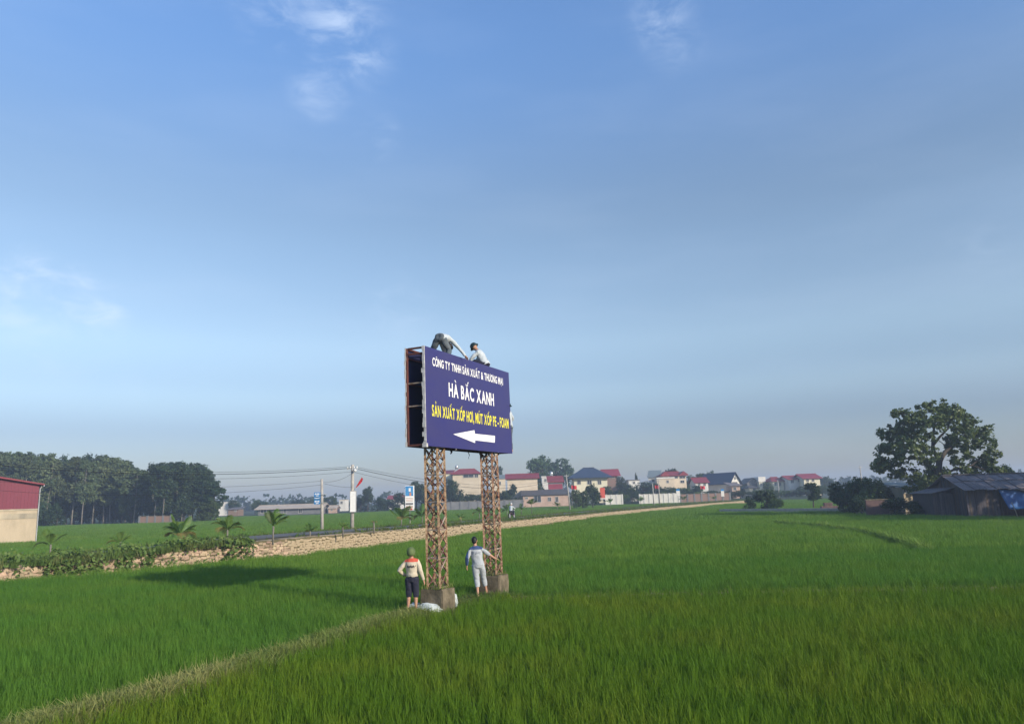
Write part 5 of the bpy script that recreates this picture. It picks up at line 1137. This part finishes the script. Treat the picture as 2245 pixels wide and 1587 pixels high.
house('house', 'narrow distant white tower house left of the banner pole', 'house', 744, 757, 1096, 1095, 290, 6, 'flat', 'wall_white', 'wall_cream', 0, [(747, 751, 1099, 1104)], .1, z0=0)
house('house', 'distant white house with red roofs left of the tall poster board', 'house', 851, 879, 1093, 1086, 300, 8, 'gable_x', 'wall_white', 'roof_red', 0, [(857, 861, 1094, 1098), (868, 872, 1094, 1098)], .6, z0=0)
# walls
def longwall(name, label, x0, x1, yb, yt, Y, mat, z0=.45, pil=0, th=.25):
    a, b = A(x0, yt, Y), A(x1, yt, Y); t = thing(name, label, 'wall', ((a.x + b.x) / 2, Y, z0)); zt = (a.z + b.z) / 2 - z0; hw = (b.x - a.x) / 2; mb = MB(); mb.box(-hw, hw, 0, th, -.3, zt); part('panel', mb, M[mat], t); mb = MB(); mb.box(-hw - .05, hw + .05, -.06, th + .06, zt, zt + .1); part('coping', mb, M['wall_white'] if mat == 'white_plaster' else M['concrete_old'], t)
    for i in range(pil):
        x = -hw + 2 * hw * i / (pil - 1); mb = MB(); mb.box(x - .18, x + .18, -.1, th + .08, -.3, zt + .16); part('pillar', mb, M['wall_grey'] if mat != 'white_plaster' else M['wall_white'], t)
    return t
longwall('garden_wall', 'short white wall right of the upright red board', 1328, 1364, 1097, 1085, 200, 'white_plaster', pil=4); longwall('garden_wall', 'long white plastered wall before the dark trees', 1402, 1488, 1097, 1083, 198, 'white_plaster', pil=9); longwall('garden_wall', 'brown brick wall right of the long white wall', 1491, 1600, 1095, 1082, 198, 'wall_brick', pil=8)
longwall('garden_wall', 'grey low wall seen through the lattice legs', 970, 1146, 1108, 1098, 199, 'wall_grey', pil=10); longwall('brick_wall', 'low brick wall at the edge of the grove', 306, 375, 1141, 1131.5, 158, 'wall_brick', z0=GZ, pil=5)
# boards and posts in the distance
def board(name, label, cat, x0, x1, y0, y1, Y, z0, mats, post=True, grp=None):
    a, b = A(x0, y0, Y), A(x1, y1, Y); xc = (a.x + b.x) / 2; t = thing(name, label, cat, (xc, Y, z0), 0, grp); hw = abs(b.x - a.x) / 2; zt = a.z - z0; zb = b.z - z0; n = len(mats)
    for i, m in enumerate(mats):
        mb = MB(); mb.box(-hw, hw, -.05, .05, zb + (zt - zb) * (1 - mats[i][2]), zb + (zt - zb) * (1 - mats[i][1])); part('panel', mb, M[m[0]], t)
    if post: mb = MB(); mb.ellt([(0, .09, -.3), (0, .09, zt)], [.04, .04], (1, 0, 0), 8); part('post', mb, M['concrete_pole'], t)
    return t
board('notice_board', 'upright red board standing by the short white wall', 'board', 1315, 1327, 1069, 1094, 199, .4, [('sign_red', 0, .9), ('wall_white', .9, 1)])
board('notice_board', 'blue topped white notice board at the end of the long white wall', 'board', 1482, 1491, 1072, 1086, 170, .5, [('sign_blue', 0, .28), ('wall_white', .28, 1)]); board('notice_board', 'blue topped white notice board before the navy gabled house', 'board', 1580, 1588, 1072, 1088, 165, .5, [('sign_blue', 0, .25), ('wall_white', .25, 1)])
def flag(label, px, py, Y, size, z0, pole_z=True):
    p = A(px, py, Y); t = thing('flag', label, 'flag', (p.x, Y, z0), 0, 'small red flags'); mb = MB(); h = p.z - z0; mb.ellt([(0, 0, -.2), (0, 0, h + size * .6)], [.02, .015], (1, 0, 0), 6); part('staff', mb, M['wood_pale'], t); V = []; F = []; n = 6
    for i in range(n + 1):
        x = size * i / n; y = .12 * size * math.sin(i * 1.3); V += [(x, y, h + size * .55 - .12 * x), (x, y, h - size * .15 - .12 * x)]
    for i in range(n): F.append((2 * i, 2 * i + 1, 2 * i + 3, 2 * i + 2))
    mb = MB(); mb.add(V, F); o = part('cloth', mb, M['flag_red'], t); return t
flag('small red flag before the trees behind the long white wall', 1436, 1069, 185, 1.1, .5); flag('small red flag right of the blue topped notice board', 1536, 1070, 185, 1.1, .5); flag('red pennant on the roadside before the navy roofed villa', 1253, 1070, 158, 1.1, .5)

# ------------------------------------------------------------------ poles, cables, roadside signs
def pole(label, px, yt, Y, z0, r0=.13, arm=True, rt=.09, yb=None, lean=0.0):
    p = A(px, yt, Y); t = thing('utility_pole', label, 'pole', (p.x, Y, z0), 0, 'utility poles'); H = p.z - z0; mb = MB(); mb.ellt([(lean, 0, -.4), (lean * .5, 0, H * .5), (0, 0, H)], [r0, (r0 + rt) / 2, rt], (1, 0, 0), 12); part('shaft', mb, M['concrete_pole'], t, smooth=True)
    if arm:
        mb = MB(); mb.box(-.45, .45, -.16, -.08, H - .42, H - .34); mb.box(-.03, .03, -.2, .12, H - .5, H - .3); c = part('crossarm', mb, M['metal_grey'], t)
        for x in (-.4, -.15, .15, .4): mb = MB(); mb.ellt([(x, -.12, H - .34), (x, -.12, H - .28), (x, -.12, H - .22), (x, -.12, H - .17)], [.025, .05, .045, .03], (1, 0, 0), 8); part('insulator', mb, M['white_print'], c)
    return t, p
PA, pA = pole('bare concrete pole carrying three blue plates', 705.5, 1050, 60, .2, .14, False, .1, lean=.10)
PB, pB = pole('concrete pole carrying a tall white banner board', 773, 1018, 63, .2, .17, True, .13)
zb = lambda px, py, Y: A(px, py, Y).z
mb = MB(); mb.ellt([Vector((0, 0, 0)), Vector((.25, -.25, .12)), Vector((.3, -.35, .05))], [.03, .03, .03], (1, 0, 0), 6); mb.v = [(x, y, z + pB.z - .2 - .55) for x, y, z in mb.v]; lp = part('lamp_arm', mb, M['metal_grey'], PB); mb = MB(); mb.ball((.3, -.4, pB.z - .72), (.12, .17, .11)); part('lamp_head', mb, M['white_print'], lp, smooth=True)
a, b = A(767, 1076, 62.6), A(780.5, 1122, 62.6); bo = thing('banner_board', 'tall white banner board fixed to the concrete pole', 'board', ((a.x + b.x) / 2, 62.72, b.z)); w, h = b.x - a.x, a.z - b.z
mb = MB(); mb.box(-w / 2 + .03, w / 2 - .03, -.03, .0, .03, h - .03); part('panel', mb, M['white_print'], bo); mb = MB()
for q in ((-w / 2, w / 2, 0, .03), (-w / 2, w / 2, h - .03, h), (-w / 2, -w / 2 + .03, .03, h - .03), (w / 2 - .03, w / 2, .03, h - .03)): mb.box(q[0], q[1], -.05, .02, q[2], q[3])
part('frame', mb, M['frame_pale'], bo); mb = MB(); r_ = np.random.default_rng(2)
for i in range(9): zc = h * (.12 + .09 * i); mb.box(-.02 + r_.uniform(-.01, .01), .02 + r_.uniform(-.01, .01), -.036, -.032, zc, zc + .04)
part('lettering', mb, M['wall_cream'], bo)
for s in (.25, .75): mb = MB(); mb.box(-.1, .1, .02, .14, h * s, h * s + .04); part('bracket', mb, M['metal_grey'], bo)
# three blue plates on the bare pole
pl = thing('direction_sign', 'stack of three blue plates with white marks on the bare pole', 'sign', (pA.x - .42, 59.75, zb(697, 1105, 59.8)))
x0, x1 = A(689, 1090, 59.8).x - pl.location.x, A(702.5, 1090, 59.8).x - pl.location.x; zo = pl.location.z
for (ya, yb_) in ((1079, 1088.5), (1089.8, 1094), (1095.2, 1105)):
    z1, z2 = zb(696, yb_, 59.8) - zo, zb(696, ya, 59.8) - zo; mb = MB(); mb.box(x0, x1, -.02, .02, z1, z2); p = part('plate', mb, M['sign_blue'], pl); mb = MB(); hh = z2 - z1; wd = x1 - x0
    if hh > .25:
        for k in range(3): mb.box(x0 + wd * (.14 + .27 * k), x0 + wd * (.14 + .27 * k + .17), -.025, -.022, z1 + hh * .45, z1 + hh * .8)
        mb.box(x0 + wd * .3, x0 + wd * .75, -.025, -.022, z1 + hh * .14, z1 + hh * .28)
    else: mb.box(x0 + wd * .1, x0 + wd * .9, -.025, -.022, z1 + hh * .35, z1 + hh * .65)
    part('marking', mb, M['white_print'], p)
mb = MB(); mb.box(x1 - .02, x1 + .5, .021, .05, .1, .14); mb.box(x1 - .02, x1 + .5, .021, .05, .75, .79); part('bracket', mb, M['metal_grey'], pl)
# leaning red flag beyond the banner pole
fl = thing('flag', 'red flag on a slanting staff right of the banner pole', 'flag', (A(780, 1085, 63).x, 62.9, zb(778, 1078, 63)), 0, 'small red flags'); mb = MB(); mb.ellt([(-.25, 0, -.05), (.55, 0, 1.25)], [.015, .012], (1, 0, 0), 6); part('staff', mb, M['wood_pale'], fl); V = []; F = []
for i in range(7): t = i / 6; V += [(.02 + .50 * t, .03 * math.sin(i * 1.4), .40 + .80 * t), (.05 + .52 * t + .13 * math.sin(t * 2.6), .05 * math.cos(i * 1.7), .33 + .72 * t)]
for i in range(6): F.append((2 * i, 2 * i + 1, 2 * i + 3, 2 * i + 2))
mb = MB(); mb.add(V, F); part('cloth', mb, M['flag_red'], fl)
# tall poster board
Yp = 70.0; a, b = A(888, 1064.5, Yp), A(908.5, 1118, Yp); zg = .93
po = thing('poster_board', 'tall blue and white poster board on a thin post', 'board', ((a.x + b.x) / 2, Yp, zg)); w = (b.x - a.x) / 2; zt, zl = a.z - zg, b.z - zg; hh = zt - zl
mb = MB(); mb.box(-w, w, 0, .06, zl, zt); bd = part('board', mb, M['white_print'], po)
def pr_(u0, u1, v0, v1, m, y=-.006): mb = MB(); mb.box(-w + 2 * w * u0, -w + 2 * w * u1, y, y + .005, zt - hh * v1, zt - hh * v0); part('print', mb, M[m], bd)
pr_(.03, .88, .02, .42, 'sign_sky'); pr_(.40, .62, .10, .24, 'white_print', -.012); pr_(.48, .66, .28, .42, 'sign_orange', -.012)
for i, v in enumerate((.50, .56, .62)): pr_(.08, .85, v, v + .022, 'sign_orange' if i % 2 else 'wall_pink', -.006)
pr_(.05, .86, .70, .78, 'wall_grey'); pr_(.08, .84, .82, .90, 'wall_pink'); pr_(.55, .80, .92, .99, 'sign_red'); pr_(.05, .30, .92, .99, 'wall_grey')
mb = MB(); mb.ellt([(0, .1, -.3), (0, .1, zt)], [.035, .035], (1, 0, 0), 8); part('post', mb, M['concrete_pole'], po)
P3, p3_ = pole('far roadside pole leaning beside the roadside bushes', 1241, 1040, 150, .4, .15, True, .1, lean=.5); P4, p4_ = pole('thin grey pole before the long white wall, left of the pair', 1430.5, 1059, 176, .4, .14, False, .1); P5, p5_ = pole('thin grey pole before the long white wall, right of the pair', 1443, 1050, 180, .4, .14, True, .1); P6, p6_ = pole('distant pole with crossarm left of the great tree', 1885, 1021, 170, .3, .15, True, .1); P7, p7_ = pole('concrete pole below the small red hipped house', 1705, 1052, 215, .5, .14, False, .1)
P0, p0_ = pole('concrete pole outside the picture on the left that carries the cables', -230, 985, 57, .2, .17, True, .13)
def cable(label, p, q, sag, r=.012):
    mb = MB(); n = 22; mb.ellt([Vector(p).lerp(Vector(q), i / n) - Vector((0, 0, 4 * sag * (i / n) * (1 - i / n))) for i in range(n + 1)], [r] * (n + 1), (0, 0, 1), 5)
    o = link('power_cable', mb.mesh('power_cable', M['cable'], p)); o.location = p; tag(o, label, 'cable', 'overhead cables')
V_ = Vector
for i, (dz, sg, rr) in enumerate([(-.17, .95, .012), (-.30, 1.0, .022), (-.62, 1.05, .012)]):
    nm = ('top', 'thick middle', 'lowest')[i]
    cable('%s overhead cable running left from the banner pole past the grove' % nm, V_((pB.x - .05, 63 - .12, pB.z + dz)), V_((p0_.x, 57 - .12, p0_.z + dz)), sg, rr)
    cable('%s overhead cable running right from the banner pole behind the billboard' % nm, V_((pB.x + .05, 63 - .12, pB.z + dz)), V_((p3_.x, 150 - .12, p3_.z + dz * .7)), 1.8 + .3 * i, rr)
cable('upper thin cable running left from the bare pole', V_((pA.x, 60, pA.z - .15)), V_((p0_.x, 57.1, p0_.z - 1.6)), .9, .010); cable('lower thin cable running left from the bare pole', V_((pA.x, 60.02, pA.z - .45)), V_((p0_.x, 57.15, p0_.z - 2.3)), 1.0, .010); cable('short cable from the bare pole up to the banner pole', V_((pA.x, 60.05, pA.z - .2)), V_((pB.x, 62.85, pB.z - .75)), .25, .010); cable('thin cable dipping right from the bare pole to the banner pole', V_((pA.x, 60.08, pA.z - .3)), V_((pB.x, 62.85, pB.z - 1.9)), .1, .010)

# ------------------------------------------------------------------ red warehouse on the left
cr = A(87, 1064, 76); wz = lambda px, py: A(px, py, 76).z
fx = Vector((.80, .60, 0)).normalized(); bx_ = Vector((-.60, .80, 0)).normalized()
wh = thing('warehouse', 'warehouse with red metal upper wall over a stained plaster base', 'warehouse', (cr.x, 76, GZ))
WM = Matrix(((fx.x, bx_.x, 0), (fx.y, bx_.y, 0), (0, 0, 1))).to_4x4()
zs = wz(60, 1115.5) - GZ; ze = wz(88, 1061) - GZ; sl = .20; LW = 14.0
def wpart(name, mb, m, par=None):
    mb.v = [tuple(WM @ Vector(v)) for v in mb.v]; return part(name, mb, m, par or wh)
mb = MB(); mb.box(-2 * LW, 0, 0, 30, -.3, zs); base = wpart('base_wall', mb, M['wall_render'])
mb = MB(); mb.box(-2 * LW + .01, -.02, -.04, 0, zs - .95, zs - .42); mb.box(-2 * LW, -.0, -.05, -.002, zs - .14, zs + .02); wpart('plaster_band', mb, M['wall_stain'], base)
mb = MB(); mb.add([(-2 * LW, .02, zs), (-.02, .02, zs), (-.02, .02, ze), (-LW, .02, ze + sl * LW), (-2 * LW, .02, ze), (-2 * LW, 29.9, zs), (-.02, 29.9, zs), (-.02, 29.9, ze), (-LW, 29.9, ze + sl * LW), (-2 * LW, 29.9, ze)], [(0, 1, 2, 3, 4), (1, 6, 7, 2), (0, 4, 9, 5), (9, 8, 7, 6, 5)]); up_ = wpart('metal_wall', mb, M['metal_red'])
for i in range(46):
    x = -.25 - i * .3
    if x < -LW: break
    mb = MB(); mb.box(x - .035, x + .035, -.02, .018, zs + .03, ze + sl * -x - .12); wpart('rib', mb, M['metal_red'], up_)
mb = MB(); t_ = .1; mb.add([(.35, -.4, ze - .07 * 1), (.35, 30.3, ze - .07), (-LW, 30.3, ze + sl * LW), (-LW, -.4, ze + sl * LW), (.35, -.4, ze - .07 + t_), (.35, 30.3, ze - .07 + t_), (-LW, 30.3, ze + sl * LW + t_), (-LW, -.4, ze + sl * LW + t_)], [(0, 1, 2, 3), (7, 6, 5, 4), (0, 4, 5, 1), (1, 5, 6, 2), (3, 2, 6, 7), (0, 3, 7, 4)])
mb.add([(-LW, -.4, ze + sl * LW), (-LW, 30.3, ze + sl * LW), (-2 * LW - .35, 30.3, ze), (-2 * LW - .35, -.4, ze), (-LW, -.4, ze + sl * LW + t_), (-LW, 30.3, ze + sl * LW + t_), (-2 * LW - .35, 30.3, ze + t_), (-2 * LW - .35, -.4, ze + t_)], [(0, 1, 2, 3), (7, 6, 5, 4), (3, 2, 6, 7), (0, 3, 7, 4)]); wpart('roof', mb, M['roof_red'])
mb = MB(); mb.bar((.38, -.41, ze - .06), (-LW, -.41, ze + sl * LW - .0), .03, .14); wpart('verge_trim', mb, M['metal_red_trim']); mb = MB(); mb.box(.30, .42, -.3, 30, ze - .22, ze - .09); g = wpart('gutter', mb, M['metal_grey']); mb = MB(); mb.ellt([(.2, -.1, ze - .2), (.06, -.08, ze - .5), (.06, -.08, .2)], [.05] * 3, (1, 0, 0), 8); wpart('downpipe', mb, M['metal_grey'], g)

# ------------------------------------------------------------------ sheds on the right
SX0, SX1, SY0, SY1 = 39.6, 54.5, 66.4, 71.6; SZE, SZR = 2.45, 3.55; SYM = 69.0
sh = thing('plank_shed', 'dark ramshackle plank shed with patched grey roof under the great tree', 'shed', (SX0, SY0, GZ)); off = Vector((SX0, SY0, 0)); r_ = np.random.default_rng(12)
x = SX0
while x < 42.4:
    w = r_.uniform(.16, .26); mb = MB(); y = SY0 + r_.normal(0, .015); mb.box(x, x + w - .012, y, y + .03, GZ + .02 + r_.uniform(0, .1), SZE + r_.uniform(-.06, .06)); part('plank', mb, M['plank_dark' if r_.random() < .75 else 'plank_brown'], sh, (SX0, SY0, GZ)); x += w
y = SY0 + .04
while y < SY1:
    w = r_.uniform(.16, .26); mb = MB(); xx = SX0 + r_.normal(0, .015); top = SZE + (SZR - SZE) * (1 - abs(y - SYM) / (SYM - SY0)) - .08; mb.box(xx, xx + .03, y, y + w - .012, GZ + .02, top); part('plank', mb, M['plank_dark' if r_.random() < .8 else 'plank_brown'], sh, (SX0, SY0, GZ)); y += w
mb = MB(); mb.box(SX0 + .1, SX1, SY1 - .1, SY1, GZ, SZE); mb.box(SX1 - .1, SX1, SY0 + .2, SY1 - .1, GZ, SZE); mb.box(42.35, 42.45, SY0 + .05, SY1 - .1, GZ, SZE); part('wall', mb, M['plank_brown'], sh, (SX0, SY0, GZ))
sx = .98
for row, (ya, za, yb_, zb_) in enumerate([(SY0 - .55, SZE - .2, (SY0 + SYM) / 2 + .1, (SZE + SZR) / 2 + .06), ((SY0 + SYM) / 2 - .12, (SZE + SZR) / 2 - .0, SYM + .02, SZR + .02), (SY1 + .55, SZE - .2, (SY1 + SYM) / 2 - .1, (SZE + SZR) / 2 + .06), ((SY1 + SYM) / 2 + .12, (SZE + SZR) / 2, SYM - .02, SZR + .02)]):
    x = SX0 - .45; i = 0
    while x < SX1 + .3:
        j = r_.normal(0, .02); dz = .035 * (i % 2) + j + (.03 if row in (1, 3) else 0); sag = -.12 * max(0, (x - 45) / 9) * (1 if row == 0 else .3); mb = MB(); k = 6; vv = []
        for q in range(k + 1):
            xq = x + (sx + .06) * q / k; c = .022 * math.cos(q * math.pi); vv += [(xq, ya + r_.normal(0, .03 if q in (0, k) else .0), za + dz + c + sag), (xq, yb_, zb_ + dz + c + sag * .5)]
        mb.add(vv, [(2 * q, 2 * q + 2, 2 * q + 3, 2 * q + 1) for q in range(k)]); o = part('roof_sheet', mb, M['roof_fibre'], sh, (SX0, SY0, GZ)); o.modifiers.new('s', 'SOLIDIFY').thickness = .03
        x += sx; i += 1
mb = MB(); mb.bar((SX0 - .4, SYM, SZR + .12), (SX1 + .2, SYM, SZR + .1), .32, .05); part('ridge_cap', mb, M['roof_fibre'], sh, (SX0, SY0, GZ))
for xx, yy in ((42.6, SY0), (45.4, SY0), (48.6, SY0 + .1), (51.8, SY0), (SX1 - .1, SY0)): mb = MB(); mb.ellt([(xx, yy, GZ), (xx, yy, SZE)], [.06, .05], (1, 0, 0), 7); part('post', mb, M['plank_brown'], sh, (SX0, SY0, GZ))
def drape(name, label, P, mat, n=12, m=8, wr=.06, cat='tarpaulin', seed=0):
    a, b, c, d = [Vector(p) for p in P]; r = np.random.default_rng(seed); mb = MB(); ph = r.uniform(0, 6, 4)
    for i in range(n + 1):
        for j in range(m + 1):
            u, v = i / n, j / m; p = a.lerp(b, u).lerp(d.lerp(c, u), v); p = p + Vector((0, wr * (math.sin(9 * u + ph[0] + 2 * v) + .6 * math.sin(17 * u + ph[1])) * (.3 + v), -.10 * math.sin(math.pi * u) * (1 - v))); mb.v.append(tuple(p))
    for i in range(n):
        for j in range(m): q = i * (m + 1) + j; mb.f.append((q, q + m + 1, q + m + 2, q + 1)); mb.m.append(0)
    o = link(name, mb.mesh(name, M[mat], a, True)); o.location = a; o.modifiers.new('s', 'SOLIDIFY').thickness = .012; return tag(o, label, cat)
drape('tarpaulin', 'bright blue tarpaulin hung across the open front of the plank shed', [(42.3, SY0 - .2, 2.25), (45.6, SY0 - .15, 2.2), (45.2, SY0 - .12, .5), (43.0, SY0 - .25, .48)], 'tarp_blue', seed=1)
drape('tarpaulin', 'dark grey tarpaulin sagging under the shed eave at the picture edge', [(43.6, SY0 - .42, 2.22), (53.8, SY0 - .5, 2.15), (53.8, SY0 - .3, .95), (46.6, SY0 - .3, 1.15)], 'tarp_grey', seed=2)
for lb, xa, xb in (('pale slanting pole left under the blue tarpaulin', 43.0, 43.35), ('pale slanting pole right under the grey tarpaulin', 45.0, 45.35)):
    t = link('prop_pole', (lambda m_: (m_.ellt([(0, 0, 0), ((xb - xa) * -.4, 0, .6), ((xa - xb), 0, 1.3)], [.045, .04, .035], (1, 0, 0), 8), m_)[1])(MB()).mesh('prop_pole', M['wood_pale'], None, True)); t.location = (xb, SY0 - .75, GZ); tag(t, lb, 'pole', 'prop poles')
le = thing('lean_to', 'low dark lean-to joined to the left of the plank shed', 'shed', (37.6, 68.2, GZ)); mb = MB(); mb.box(0, 1.9, 0, 3.4, -.05, 2.25); part('wall', mb, M['plank_dark'], le); mb = MB(); mb.add([(-.25, -.3, 2.27), (1.95, -.3, 2.72), (1.95, 3.6, 2.72), (-.25, 3.6, 2.27)], [(0, 1, 2, 3)]); o = part('roof', mb, M['roof_fibre'], le); o.modifiers.new('s', 'SOLIDIFY').thickness = .06
for i in range(9): mb = MB(); mb.box(.02 + i * .21, .2 + i * .21, -.035, -.003, 0, 2.2 + r_.uniform(-.04, .04)); part('plank', mb, M['plank_dark'], le)
house('hut', 'small hut with ochre wall and bluish eave beside the plank shed', 'hut', 1979, 2027, 1068, 1059, 80, 4, 'shed', 'wall_render', 'roof_slate', 0, [(1981, 1990, 1071, 1079), (2013, 2018, 1072, 1090)], .4, z0=-.1)
rl = thing('railing', 'pale low railing below the small hut', 'railing', (A(2003, 1100, 77).x, 77, -.1)); hw = 1.25
for z in (.75, 1.02): mb = MB(); mb.bar((-hw, 0, z), (hw, 0, z), .05); part('rail', mb, M['frame_pale'], rl)
for i in range(9): mb = MB(); x = -hw + 2 * hw * i / 8; mb.bar((x, 0, -.1), (x, 0, 1.0), .045); part('baluster', mb, M['frame_pale'], rl)
longwall('brick_wall', 'dull pinkish brick wall left of the small hut', 1898, 1947, 1120, 1096, 74, 'brick_dark', z0=-.1)
# brick pile
bp = thing('brick_pile', 'dark stack of bricks standing on the far bund', 'brick pile', (*V2(G(1820, 1116, .2)), 0)); bm = bmesh.new(); bmesh.ops.create_cube(bm, size=1); bmesh.ops.bevel(bm, geom=bm.edges[:], offset=.05, segments=1, affect='EDGES'); bkm = bpy.data.meshes.new('brick'); bm.to_mesh(bkm); bm.free(); bkm.materials.append(M['brick_dark'])
for kx, ky, kz, x0_, hmax in ((4, 2, 5, -.55, 5), (3, 2, 3, .35, 3), (2, 2, 3, -.95, 3)):
    for i in range(kx):
        for j in range(ky):
            for k in range(kz): o = link('brick', bkm, bp); o.location = (x0_ + i * .25 + r_.normal(0, .01), j * .25, .1 + k * .2); o.scale = (.24, .24, .195); o.rotation_euler = (0, 0, r_.normal(0, .05))
# irrigation channel along the far bund
mb = MB(); p, q = G(1578, 1120, .15), G(1900, 1118.5, .15); dv = (q - p).normalized(); nv = Vector((-dv.y, dv.x, 0))
for o_, w_ in ((0, .16), (.95, .16)): mb.bar(p + nv * o_ + Vector((0, 0, .0)), q + nv * o_, w_, .5)
ch = thing('irrigation_channel', 'long grey concrete irrigation channel along the far bund', 'channel', (p.x, p.y, GZ)); part('kerb', mb, M['concrete_pole'], ch, (p.x, p.y, GZ))

# ------------------------------------------------------------------ motorbike and rider
_px = lambda k: (lambda d: PW / 2 + FPX * d.dot(cI) / d.dot(cF))(Vector((WL[k][0] - WTG[k][1] * 2.6, WL[k][1] + WTG[k][0] * 2.6, .8)) - cC)
mk = min(range(len(WL)), key=lambda k: abs(_px(k) - 1122)); tg = WTG[mk]; mo = WL[mk]; my = math.atan2(tg[1], tg[0]) - R(90)
mz = mo[2] + .09; mp = (mo[0] - tg[1] * 2.6, mo[1] + tg[0] * 2.6, mz)
bk = thing('motorbike', 'dark motorbike riding along the road by the billboard', 'motorbike', mp, my)
for y in (-.62, .62):
    mb = MB()
    for i in range(20):
        a0, a1 = 2 * math.pi * i / 20, 2 * math.pi * (i + 1) / 20; mb.bar((0, y + .27 * math.cos(a0), .3 + .27 * math.sin(a0)), (0, y + .27 * math.cos(a1), .3 + .27 * math.sin(a1)), .08, .07, (1, 0, 0))
    w = part('wheel', mb, M['tyre'], bk); mb = MB(); mb.ellt([(-.03, y, .3), (.03, y, .3)], [.22, .22], (0, 1, 0), 16); part('rim', mb, M['steel'], w)
mb = MB(); mb.ellt([(0, -.55, .55), (0, -.3, .58), (0, .0, .48), (0, .25, .45), (0, .42, .62), (0, .48, .92)], [(.09, .08), (.12, .12), (.1, .14), (.09, .12), (.1, .14), (.05, .06)], (1, 0, 0), 12); part('body', mb, M['bike_paint'], bk, smooth=True)
mb = MB(); mb.ellt([(0, -.62, .72), (0, -.2, .74), (0, .05, .70)], [(.1, .05), (.13, .05), (.09, .04)], (1, 0, 0), 10); part('seat', mb, M['tyre'], bk, smooth=True); mb = MB(); mb.ellt([(-.33, .36, 1.0), (-.1, .47, .98), (.1, .47, .98), (.33, .36, 1.0)], [.016] * 4, (0, 0, 1), 6); part('handlebar', mb, M['steel'], bk); mb = MB(); mb.ball((0, .56, .85), (.08, .06, .08)); part('headlight', mb, M['white_print'], bk, smooth=True); mb = MB(); mb.bar((.08, .50, .85), (.08, .62, .3), .04); mb.bar((-.08, .50, .85), (-.08, .62, .3), .04); part('fork', mb, M['steel'], bk)
J6 = dict(P=(0, -.22, .86), C=(0, -.16, 1.17), N=(0, -.10, 1.36), H=(0, -.06, 1.5), SL=(-.19, -.12, 1.28), SR=(.19, -.12, 1.28), EL=(-.29, .08, 1.08), ER=(.29, .08, 1.08), WL=(-.30, .30, 1.03), WR=(.30, .30, 1.03), HL=(-.11, -.18, .82), HR=(.11, -.18, .82), KL=(-.17, .20, .74), KR=(.17, .20, .74), AL=(-.17, .08, .36), AR=(.17, .08, .36), F=(0, 1, 0))
pm('helmet_white', (.75, .74, .7), rough=.4)
person('person in white shirt and white helmet riding the motorbike', J6, mp, my, 1.0, [M['cloth_shirt']], M['cloth_navy'], 1.0, .95, ('helmet', 'helmet_white'))

# ------------------------------------------------------------------ haze
mb = MB(); mb.box(-1260, 1260, -1260, 1260, GZ - 1.2, 24)
hz = bpy.data.materials.new('haze'); hz.use_nodes = True; nt = hz.node_tree; nt.nodes.clear(); out = N(nt, 'ShaderNodeOutputMaterial'); pv = N(nt, 'ShaderNodeVolumePrincipled')
pv.inputs['Color'].default_value = (.66, .80, 1.0, 1); pv.inputs['Density'].default_value = HAZE; pv.inputs['Anisotropy'].default_value = 0.1; nt.links.new(pv.outputs[0], out.inputs['Volume'])
tag(link('haze', mb.mesh('haze', hz)), 'pale morning haze over the fields', kind='stuff')
